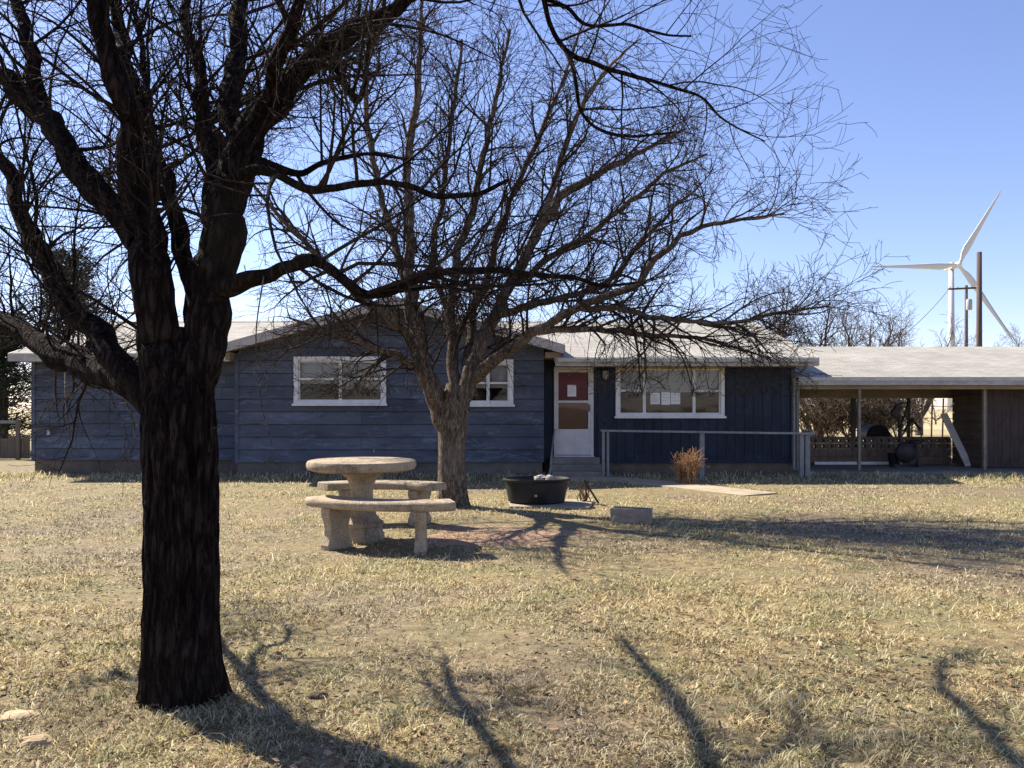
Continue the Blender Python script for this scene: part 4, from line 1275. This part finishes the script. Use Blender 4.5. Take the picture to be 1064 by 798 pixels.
# --- big dark tree in the foreground
D0 = 3.95
trunk1 = [(192, 752, D0, 88), (191, 730, D0, 78), (188, 690, D0, 73), (188, 640, D0, 70), (188, 580, D0, 69), (188, 530, D0, 69), (187, 490, D0, 70), (186, 455, D0, 70), (186, 425, D0, 68), (187, 395, D0, 58), (188, 365, D0, 40), (190, 340, D0, 14)]
def flare1(a, h):
    if h > .4: return 1.0
    t = (0.4 - max(h, -.1)) / .4
    return 1 + .16 * t ** 2.2 * max(0, math.sin(a * 2 + .6)) ** 2 + .02 * t
limbs1 = [
    # main right limb, up and over to the right
    [(194, 510, 3.95, 42), (198, 450, 3.95, 50), (203, 400, 3.95, 53), (210, 350, 3.97, 50), (217, 310, 4.0, 48), (224, 260, 4.05, 48), (230, 215, 4.1, 44), (243, 168, 4.15, 40), (262, 135, 4.2, 34), (286, 105, 4.2, 30), (312, 72, 4.2, 27), (350, 42, 4.2, 24), (390, 22, 4.2, 20), (432, -4, 4.2, 16), (480, -30, 4.2, 13), (530, -42, 4.25, 9), (560, -18, 4.3, 7), (572, 22, 4.35, 5.6), (590, 54, 4.4, 5.6), (635, 72, 4.5, 5), (690, 87, 4.6, 4), (729, 102, 4.7, 3), (753, 126, 4.75, 2.4), (795, 147, 4.8, 1.4)],
    # upright from the right limb
    [(232, 215, 4.12, 32), (240, 150, 4.3, 26), (246, 100, 4.5, 22), (247, 50, 4.7, 20), (250, 0, 4.9, 17), (255, -60, 5.1, 13), (262, -130, 5.3, 8)],
    # centre-left limb
    [(182, 510, 3.95, 42), (178, 450, 3.95, 50), (172, 405, 3.93, 48), (166, 360, 3.93, 44), (161, 310, 3.9, 43), (158, 255, 3.9, 41), (154, 210, 3.9, 34), (143, 150, 3.85, 27), (130, 105, 3.8, 25), (117, 65, 3.75, 24), (104, 20, 3.7, 22), (92, -30, 3.7, 18), (80, -90, 3.7, 12)],
    # behind it, straighter and darker
    [(172, 370, 4.0, 34), (166, 320, 4.1, 28), (162, 270, 4.2, 25), (156, 200, 4.4, 22), (148, 140, 4.6, 20), (136, 80, 4.8, 18), (126, 40, 5.0, 16), (119, -10, 5.2, 12), (112, -80, 5.4, 8)],
    # up-left thick limb
    [(152, 250, 3.93, 32), (128, 222, 4.0, 30), (98, 190, 4.1, 28), (70, 155, 4.2, 26), (45, 120, 4.3, 25), (20, 95, 4.4, 22), (-12, 75, 4.5, 19), (-60, 55, 4.6, 14), (-120, 40, 4.7, 8)],
    [(42, 118, 4.32, 20), (38, 75, 4.4, 16), (28, 40, 4.5, 14), (16, 5, 4.6, 12), (5, -40, 4.7, 8)],
    # left middle limb
    [(180, 460, 3.97, 28), (158, 418, 3.99, 34), (130, 386, 4.05, 29), (104, 358, 4.2, 27), (84, 335, 4.3, 25), (66, 303, 4.4, 23), (50, 275, 4.5, 22), (30, 245, 4.6, 20), (16, 205, 4.75, 17), (2, 165, 4.9, 15), (-22, 120, 5.1, 11), (-50, 60, 5.3, 7)],
    # low left limb
    [(186, 490, 3.97, 36), (174, 445, 4.0, 42), (152, 412, 4.2, 38), (125, 396, 4.35, 35), (95, 383, 4.55, 31), (60, 367, 4.8, 28), (30, 350, 5.05, 23), (0, 333, 5.3, 20), (-40, 305, 5.6, 15), (-75, 275, 5.9, 9)],
    # slim limb between the two leaders
    [(205, 330, 4.05, 24), (196, 280, 4.2, 20), (188, 235, 4.3, 18), (178, 195, 4.4, 17), (164, 165, 4.5, 13), (155, 125, 4.7, 10), (150, 70, 4.9, 7), (140, 10, 5.1, 5)],
    # upright behind the right limb
    [(222, 250, 4.1, 26), (220, 190, 4.4, 21), (216, 140, 4.6, 17), (208, 88, 4.8, 14), (198, 35, 5.0, 11), (192, -10, 5.2, 9), (186, -70, 5.4, 6)],
    # thin branches running back from the camera, added to cast shadows on the lawn
    [(95, 383, 4.55, 16), (82, 379, 5.3, 12), (68, 374, 6.1, 9), (60, 362, 6.7, 7), (72, 345, 7.2, 5), (95, 330, 7.5, 3)],
    [(156, 215, 3.95, 18), (152, 226, 4.5, 13), (149, 238, 5.3, 10), (156, 246, 5.9, 7), (162, 240, 6.5, 4)],
    [(230, 200, 4.15, 22), (212, 150, 4.8, 14), (207, 127, 5.44, 12), (222, 135, 6.0, 10), (240, 160, 6.7, 8), (255, 178, 7.3, 5)],
    [(149, 238, 5.3, 8), (134, 222, 5.5, 6), (118, 214, 5.9, 5), (112, 200, 6.4, 3)],
    [(207, 127, 5.44, 9), (232, 112, 5.6, 8), (262, 104, 6.0, 6), (290, 110, 6.6, 4)],
    [(82, 379, 5.3, 8), (92, 365, 5.9, 6), (112, 352, 6.2, 5), (118, 335, 6.7, 3)],
    [(212, 150, 4.8, 9), (222, 128, 4.9, 8), (245, 112, 5.2, 6), (262, 95, 5.7, 4)],
    [(312, 72, 4.2, 16), (325, 66, 5.0, 12), (336, 62, 6.0, 10), (345, 70, 7.2, 7), (370, 60, 7.9, 4)],
    # crossing upper right
    [(262, 140, 4.2, 20), (276, 100, 4.0, 17), (290, 60, 3.85, 15), (305, 20, 3.7, 13), (318, -25, 3.6, 9)],
    [(318, 68, 4.2, 12), (345, 70, 4.0, 8), (372, 105, 3.9, 7), (381, 60, 3.8, 5), (385, 10, 3.7, 3.5)],
    # low right limb that crosses the second tree
    [(222, 312, 4.0, 34), (240, 299, 3.95, 24), (262, 287, 3.9, 19), (290, 276, 3.85, 16), (318, 271, 3.8, 14), (340, 279, 3.78, 12), (360, 294, 3.76, 11), (378, 304, 3.75, 10.5), (398, 305, 3.74, 10), (433, 291, 3.7, 9), (473, 284, 3.7, 8), (520, 284, 3.7, 7), (560, 285, 3.7, 6), (594, 288, 3.7, 5), (625, 297, 3.7, 4), (665, 293, 3.7, 2.5)],
    # second crossing limb higher up
    [(238, 185, 4.1, 20), (262, 176, 4.0, 14), (290, 186, 3.95, 10), (325, 199, 3.9, 9), (372, 192, 3.85, 8), (412, 191, 3.8, 7), (457, 203, 3.8, 6), (500, 200, 3.8, 5), (530, 186, 3.8, 3.5)],
    [(262, 165, 4.15, 12), (310, 180, 4.3, 8), (340, 165, 4.4, 6), (380, 160, 4.5, 5), (430, 165, 4.6, 3)],
    # thick branch from the top right limb
    [(590, 54, 4.4, 6), (597, 78, 4.4, 5), (602, 112, 4.45, 4.5), (625, 135, 4.5, 4), (660, 142, 4.6, 3.5), (700, 138, 4.7, 2)],
    [(566, -2, 4.3, 5), (590, 8, 4.3, 4.5), (610, 26, 4.35, 4), (650, 26, 4.4, 3.2), (690, 36, 4.5, 2.5), (718, 38, 4.5, 1.8)],
]
par1 = dict(levels=3, dens=[0, 7.0, 9.0, 8.5], len=[0, 1.0, .52, .25], rad=[0, .011, .0055, .0032], up=[0, .18, .12, .05], trop=[0, .07, .05, .03],
            ang=(.6, 1.25), pts=[0, 9, 7, 5], curl=.11, kink=.10, tip=.0013, zmin=.75)
suck1 = [([(112, 396, 4.6, 2), (120, 425, 4.5, 1.6), (130, 445, 4.45, 1.4), (128, 470, 4.4, 1.2), (118, 486, 4.4, 1)], 16),
         ([(116, 392, 4.7, 2), (132, 420, 4.6, 1.6), (140, 450, 4.5, 1.4), (134, 480, 4.5, 1)], 12),
         ([(96, 390, 5.1, 2.4), (72, 412, 4.9, 2), (48, 424, 4.8, 1.6), (38, 445, 4.8, 1.4), (30, 458, 4.8, 1)], 0),
         ([(68, 374, 5.9, 1.8), (68, 410, 5.6, 1.4), (71, 445, 5.5, 1.3), (75, 480, 5.5, 1.2)], 1),
         ([(274, 287, 3.86, 1.8), (266, 350, 3.8, 1.4), (272, 420, 3.75, 1.2), (283, 465, 3.7, 1.2), (276, 485, 3.7, 1)], 4)]
bigtree, T1 = make_tree('bare_tree', (X(188, D0), D0, 0), 'large dark trunked bare tree nearest the camera on the left', M['bark_dark'], M['twig_dark'], trunk1, limbs1, par1, 7, 128, 13, .015, flare1, limb_k=26, suckers=suck1, thin=.9, lift=(6, 7))

# --- second tree beside the table
trunk2 = [(471, 536, 11.8, 38), (471, 527, 11.8, 34), (470, 510, 11.8, 31), (469, 485, 11.8, 28), (470, 460, 11.8, 28), (471, 440, 11.8, 30), (473, 420, 11.8, 28), (476, 400, 11.8, 24)]
limbs2 = [
    [(464, 446, 11.8, 25), (452, 415, 11.8, 23), (441, 382, 11.7, 21), (434, 352, 11.6, 20), (429, 318, 11.5, 17), (427, 280, 11.5, 14), (425, 230, 11.5, 12), (424, 170, 11.4, 10), (432, 110, 11.3, 8), (437, 40, 11.2, 5), (440, -20, 11.2, 3)],
    [(440, 378, 11.7, 18), (425, 345, 11.5, 15), (400, 328, 11.2, 13), (375, 312, 10.9, 11), (350, 285, 10.6, 9), (320, 255, 10.3, 7), (290, 225, 10, 5), (262, 190, 9.8, 3)],
    [(477, 430, 11.8, 26), (484, 398, 11.8, 22), (496, 362, 11.9, 19), (512, 332, 12, 16), (528, 300, 12.1, 14), (548, 262, 12.2, 13), (572, 218, 12.3, 12), (592, 197, 12.4, 11), (622, 180, 12.5, 8), (660, 160, 12.6, 6), (690, 145, 12.8, 4), (712, 134, 13, 2)],
    [(490, 392, 11.8, 17), (522, 369, 11.5, 14), (560, 345, 11.2, 12), (600, 318, 10.9, 10), (655, 299, 10.6, 9), (680, 272, 10.4, 8), (700, 252, 10.3, 7), (730, 234, 10.2, 6), (770, 228, 10, 4), (815, 222, 9.8, 2)],
    [(596, 320, 10.9, 8), (640, 322, 10.8, 7), (690, 330, 10.6, 6), (750, 337, 10.4, 5), (800, 327, 10.3, 4), (862, 318, 10.2, 2)],
    [(556, 348, 11.2, 8), (610, 342, 11, 7), (670, 348, 10.9, 6), (730, 352, 10.7, 4), (800, 372, 10.6, 2)],
    [(478, 422, 11.8, 18), (473, 370, 12, 15), (468, 320, 12.2, 12), (478, 260, 12.3, 10), (492, 215, 12.4, 8.5), (503, 150, 12.5, 7), (518, 90, 12.6, 5), (530, 30, 12.7, 3)],
    [(484, 395, 11.8, 14), (492, 330, 12.4, 11), (508, 280, 12.7, 9), (520, 235, 12.9, 8), (556, 150, 13.2, 6), (586, 80, 13.4, 4), (605, 25, 13.5, 2)],
    [(428, 310, 11.5, 10), (408, 245, 12, 8.5), (390, 180, 12.3, 7.5), (381, 118, 12.4, 6.5), (383, 50, 12.5, 5), (388, -10, 12.6, 3)],
    [(526, 302, 12.1, 9), (570, 270, 12.6, 8), (620, 238, 12.9, 7), (660, 205, 13.1, 6), (695, 178, 13.3, 4), (735, 160, 13.4, 2.2)],
    [(446, 395, 11.8, 12), (418, 372, 11.3, 9), (390, 362, 10.9, 7), (350, 345, 10.5, 5), (300, 330, 10.2, 3)],
    [(512, 330, 12, 10), (560, 315, 11.6, 8), (620, 300, 11.3, 7), (660, 260, 11, 6), (695, 222, 10.8, 4), (730, 190, 10.7, 2.5)],
    [(468, 330, 12.2, 8), (450, 270, 12.6, 7), (460, 200, 12.9, 6), (470, 120, 13.1, 5), (480, 40, 13.3, 3)],
    [(548, 262, 12.2, 8), (575, 190, 12, 7), (600, 120, 11.8, 6), (632, 70, 11.7, 4), (665, 40, 11.6, 2)],
]
par2 = dict(levels=4, dens=[0, 5.4, 6.2, 7.0, 3.0], len=[0, 1.34, .80, .42, .20], rad=[0, .021, .010, .0055, .0045], up=[0, .12, .08, .03, 0], trop=[0, .045, .02, .0, -.02],
            ang=(.45, 1.05), pts=[0, 10, 8, 6, 4], curl=.11, kink=.085, tip=.0029, zmin=1.6)
tree2, T2 = make_tree('bare_tree', (X(471, 11.8), 11.8, 0), 'spreading brown bare tree between the concrete table and black tub', M['bark_brown'], M['twig_brown'], trunk2, limbs2, par2, 19, 64, 8, .010, lambda a, h: 1 + (.08 * max(0, (.3 - h) / .3) ** 2 * max(0, math.sin(a * 2 + 1)) if h < .3 else 0), limb_k=16, start=.08, droop=(1, 4, 5, 10), thin=.84)
print('TWIGS', T1.count, T2.count)

# --- generic bare trees behind the carport and house
def wild_tree(u, d, vtop, spread, seed, label, stems=5, group='bare trees behind the carport', twr=.012, name='bare_tree', dens=1.6, mat='twig_grey', thick=1.0):
    g = random.Random(seed)
    x0, y0 = X(u, d), d
    H = Z(vtop, d)
    root = empty(name, (x0, y0, 0), label, 'tree', group)
    trunk = Tubes(); cr_ = Tree(seed, dict(levels=3, dens=[0, 2.0 * dens, 2.2 * dens, 2.6 * dens], len=[0, H * .30, H * .15, H * .075], rad=[0, .028, twr, twr * .75],
             up=[0, .22, .15, .05], trop=[0, .05, .04, .0], ang=(.4, 1.0), pts=[0, 7, 6, 4], curl=.12, kink=.12, tip=.0065, zmin=.2))
    th = H * g.uniform(.12, .25)
    tk = thick
    trunk.add([(x0, y0, -.1), (x0 + .03, y0, th * .5), (x0, y0 + .03, th * 1.1)], [H * .038 * tk, H * .030 * tk, H * .026 * tk], 10)
    for i in range(stems):
        a = 6.283 * i / stems + g.uniform(-.4, .4)
        ln = H * g.uniform(.6, .98)
        s_ = spread * g.uniform(.45, 1.0)
        pts = []
        for k in range(9):
            t = k / 8
            pts.append((x0 + math.cos(a) * s_ * t ** .85 + g.gauss(0, .06) * t, y0 + math.sin(a) * s_ * t ** .85 + g.gauss(0, .06) * t, th * .8 + (ln - th * .8) * t ** 1.05))
        pts = np.array(pts); rad_ = np.linspace(H * .019 * tk, .012, 9)
        trunk.add(pts, rad_, 7)
        cr_.sprout(pts, rad_, 1, t0=.15)
    trunk.build('trunk', M['twig_grey'] if mat == 'twig_grey' else M[mat], root)
    cr_.tw.build('crown', M[mat], root)
    return root
wild_tree(800, 33, 286, 3.0, 31, 'tallest bare tree showing above the right end of the house roof', 6)
wild_tree(850, 35, 296, 3.2, 32, 'wide bare tree rising behind where the carport meets the house', 6)
wild_tree(896, 38, 316, 2.8, 33, 'bare grey tree behind the middle of the carport roof', 6)
wild_tree(955, 44, 343, 2.4, 34, 'low bare tree just left of the wind turbine tower', 5)
wild_tree(1045, 60, 348, 3.2, 37, 'low distant bare tree right of the tall utility pole', 5)
for i, (u, d, vt, lab) in enumerate(((846, 26.5, 398, 'grey thicket bush seen through the carport next to the house'), (862, 28.5, 392, 'second grey thicket bush from the house seen through the carport'),
                                     (880, 27, 396, 'grey thicket bush seen through the carport behind the dark back post'), (898, 29, 392, 'grey thicket bush seen through the carport left of the grill lid'),
                                     (914, 27, 399, 'grey thicket bush behind the barrel grill'), (932, 30, 396, 'grey thicket bush behind the exercise machine'))):
    wild_tree(u, d, vt, 1.25, 50 + i, lab, 16, 'thicket bushes beyond the carport', .010, 'thicket_bush', 3.4, 'twig_thicket', .35)
wild_tree(972, 75, 412, 2.0, 60, 'small far bush in the field seen past the leaning plank', 5, 'far bushes', .02, 'field_bush')
# slender posts of a field gate seen through the carport
fg = empty('field_fence', (X(965, 32), 32, 0), 'thin wire fence with slim posts seen through the carport', 'fence')
for u_ in (948, 958, 968.5, 980, 992):
    MB().pipe([P(u_ - 1, 449, 32)[:2] + (0,), P(u_ + .3, 414, 32)], .035, 6).build('post', M['rust'], fg)
MB().pipe([P(940, 421, 32), P(1000, 423, 32)], .012, 4).pipe([P(940, 434, 32), P(1000, 435, 32)], .012, 4).build('wires', M['wire'], fg)

# --- conifers at the far left
def conifer(u, d, vtop, width, seed, label, n=330):
    g = random.Random(seed)
    x0, y0 = X(u, d), d
    H = Z(vtop, d)
    root = empty('conifer', (x0, y0, 0), label, 'tree', 'conifers left of the house')
    T_ = Tubes()
    T_.add([(x0, y0, -.1), (x0 + .05, y0, H * .4), (x0 - .05, y0, H * .75), (x0, y0, H * .98)], [.19, .14, .08, .02], 8)
    V, Fc = [], []
    for i in range(n):
        t = g.random() ** .8
        z = H * (.08 + .9 * t)
        rmax = width / 2 * (1 - .62 * t ** 1.6) * (.7 + .45 * noise.noise((t * 6, seed, i * .02)))
        a = g.uniform(0, 6.283)
        ln = rmax * g.uniform(.6, 1.08)
        up = g.uniform(-.05, .55) + t * .3
        p0 = np.array([x0, y0, z])
        pts = [p0 + np.array([math.cos(a), math.sin(a), 0]) * ln * q_ + UP * ln * up * q_ ** 1.6 + np.array([g.gauss(0, .05), g.gauss(0, .05), g.gauss(0, .04)]) * q_ for q_ in (0, .35, .7, 1)]
        T_.add(pts, [.03, .022, .014, .006], 4)
        for q_ in range(46):
            s_ = g.uniform(.3, 1.05)
            k = min(2, int(s_ * 3)); f = min(1.1, s_ * 3 - k)
            c = pts[k] * (1 - f) + pts[k + 1] * f + np.array([g.gauss(0, .12), g.gauss(0, .12), g.gauss(0, .10)])
            dv = unit(np.array([math.cos(a) + g.gauss(0, .7), math.sin(a) + g.gauss(0, .7), g.gauss(.35, .6)])) * g.uniform(.08, .2)
            sv = unit(np.cross(dv, np.array([g.gauss(0, 1), g.gauss(0, 1), g.gauss(0, 1)]))) * g.uniform(.012, .026)
            i0 = len(V)
            V += [c - sv, c + sv, c + dv + sv * .3, c + dv - sv * .3]
            Fc.append((i0, i0 + 1, i0 + 2, i0 + 3))
    T_.build('trunk', M['twig_grey'], root)
    np_mesh('crown', np.array(V), np.array(Fc), M['needles'], root, False)
conifer(72, 27.5, 262, 4.6, 71, 'dark green conifer with pointed top behind the left end of the house', 300)
conifer(2, 27.0, 330, 4.0, 72, 'lower shaggy conifer at the left edge beside the house end', 260)

# --- fence at the far left
ff_ = empty('yard_fence', (X(5, 23), 23, 0), 'weathered wood fence with a pale top rail at the left edge', 'fence')
for i in range(16):
    xa = X(-90, 23) + i * .21
    MB().box(xa, xa + .19, 23.0, 23.03, .02, Z(452 + (i * 7 % 5), 23)).build('board', M['fencewood'], ff_)
MB().box(X(-95, 23), X(22, 23), 22.94, 22.985, Z(440, 23), Z(437, 23)).build('rail', M['rail'], ff_)
for u_ in (-60, -20, 21):
    MB().box(X(u_, 23) - .05, X(u_, 23) + .05, 22.86, 22.935, 0, Z(436, 23)).build('post', M['fencewood'], ff_)

# ------------------------------------------------------------------ wind turbine and power poles
TDm = 456
hub = Vector(P(996, 275, TDm))
wt = empty('wind_turbine', (X(994, TDm), TDm + 4, 0), 'white three bladed wind turbine far behind the carport', 'wind turbine')
twx = X(993.5, TDm)
MB().lathe(twx, TDm + 5, [(2.1, -.5), (1.9, hub.z * .4), (1.35, hub.z - 1.8)], 32).build('tower', M['turbine'], wt, smooth=True)
MB().box(twx - 1.7, twx + 1.7, TDm + 1.6, TDm + 10, hub.z - 1.79, hub.z + 1.9).build('nacelle', M['turbine'], wt, bevel=.5)
hb = MB()
for i, (r_, y_) in enumerate(((.3, -2.2), (1.2, -1.6), (1.8, -.3), (1.9, 1.5))): pass
hub_pts = [(.3, -2.2), (1.2, -1.7), (1.75, -.4), (1.85, 1.58)]
n_ = 24
for r_, y_ in hub_pts:
    for j in range(n_):
        a = 2 * math.pi * j / n_
        hb.v.append((hub.x + r_ * math.cos(a), TDm + y_, hub.z + r_ * math.sin(a)))
for q_ in range(3):
    for j in range(n_):
        k = (j + 1) % n_
        hb.f.append((q_ * n_ + j, q_ * n_ + k, (q_ + 1) * n_ + k, (q_ + 1) * n_ + j))
hb.f.append(tuple(range(n_))); hb.f.append(tuple(3 * n_ + j for j in range(n_ - 1, -1, -1)))
hb.build('hub', M['turbine'], wt, smooth=True)
for tu, tv in ((905, 277), (1041, 197), (1053, 355)):
    tip = Vector(P(tu, tv, TDm))
    ax = tip - hub; Lb = ax.length; ax.normalize()
    cd = Vector((-ax.z, 0, ax.x))
    bl = MB()
    secs = [(.02, .9, .9), (.07, 1.0, .8), (.14, 1.7, .5), (.22, 2.0, .4), (.4, 1.5, .28), (.6, 1.1, .2), (.8, .75, .14), (.95, .42, .08), (1.0, .12, .04)]
    for t, ch, th in secs:
        c = hub + ax * Lb * t
        for j in range(10):
            a = 2 * math.pi * j / 10
            off = cd * (ch * math.cos(a) + (ch * .35 if t > .1 else 0)) + Vector((0, 1, 0)) * th * math.sin(a)
            p_ = c + off; bl.v.append(tuple(p_))
    for q_ in range(len(secs) - 1):
        for j in range(10):
            k = (j + 1) % 10
            bl.f.append((q_ * 10 + j, q_ * 10 + k, (q_ + 1) * 10 + k, (q_ + 1) * 10 + j))
    bl.f.append(tuple(range(10))); bl.f.append(tuple((len(secs) - 1) * 10 + j for j in range(9, -1, -1)))
    bl.build('blade', M['turbine'], wt, smooth=True)

p1 = empty('utility_pole', (X(1017.5, 46), 46, 0), 'tall thick dark wooden utility pole without a crossarm', 'utility pole', 'utility poles behind the carport')
MB().lathe(X(1017.5, 46), 46, [(.17, -.2), (.155, 5), (.135, Z(262, 46))], 14).build('shaft', M['pole'], p1, smooth=True)
p2 = empty('utility_pole', (X(1004, 72), 72, 0), 'farther slimmer utility pole with a crossarm and transformer', 'utility pole', 'utility poles behind the carport')
MB().lathe(X(1004, 72), 72, [(.17, -.2), (.15, 6), (.125, Z(296.5, 72))], 12).build('shaft', M['pole'], p2, smooth=True)
MB().bar(P(985, 300.5, 71.8), P(1016, 299, 71.8), .16, .12).build('crossarm', M['pole'], p2)
ins = MB()
for u_ in (987, 995, 1009, 1014.5):
    a = P(u_, 299.6, 71.8); ins.lathe(a[0], a[1], [(.05, a[2] - .05), (.07, a[2] + .12), (.04, a[2] + .2)], 8)
ins.build('insulator', M['galv'], p2)
tr_ = P(1005.8, 321, 71.6)
MB().lathe(tr_[0] + .05, tr_[1] - .1, [(.22, tr_[2] - .1), (.25, tr_[2]), (.25, tr_[2] + .75), (.2, tr_[2] + .85)], 14).build('transformer', M['galv'], p2, smooth=True)
def wire(a, b, sag, r_, label):
    a, b = Vector(a), Vector(b)
    pts = []
    for k in range(13):
        t = k / 12
        p_ = a.lerp(b, t); p_.z -= sag * 4 * t * (1 - t)
        pts.append(tuple(p_))
    o = MB().pipe(pts, r_, 5).build('power_line', M['wire'])
    tag(o, label, 'power line', 'power lines on the far poles')
wire(P(986, 300.5, 71.8), P(905, 372, 55), .5, .022, 'power line running down left from the crossarm')
wire(P(1015, 299, 71.8), P(1017.5, 266, 46), .2, .018, 'power line joining the crossarm to the tall pole')
wire(P(1018.5, 300, 46), P(1075, 380, 40), .15, .025, 'guy wire slanting down right from the tall pole')

# ------------------------------------------------------------------ smooth shading by angle on the lathes
for o in C.objects:
    if o.type == 'MESH' and o.name.split('.')[0] in ('tabletop', 'pedestal', 'body', 'bucket', 'transformer', 'hub', 'seat', 'lantern'):
        try: o.data.set_sharp_from_angle(angle=R(40))
        except Exception: pass
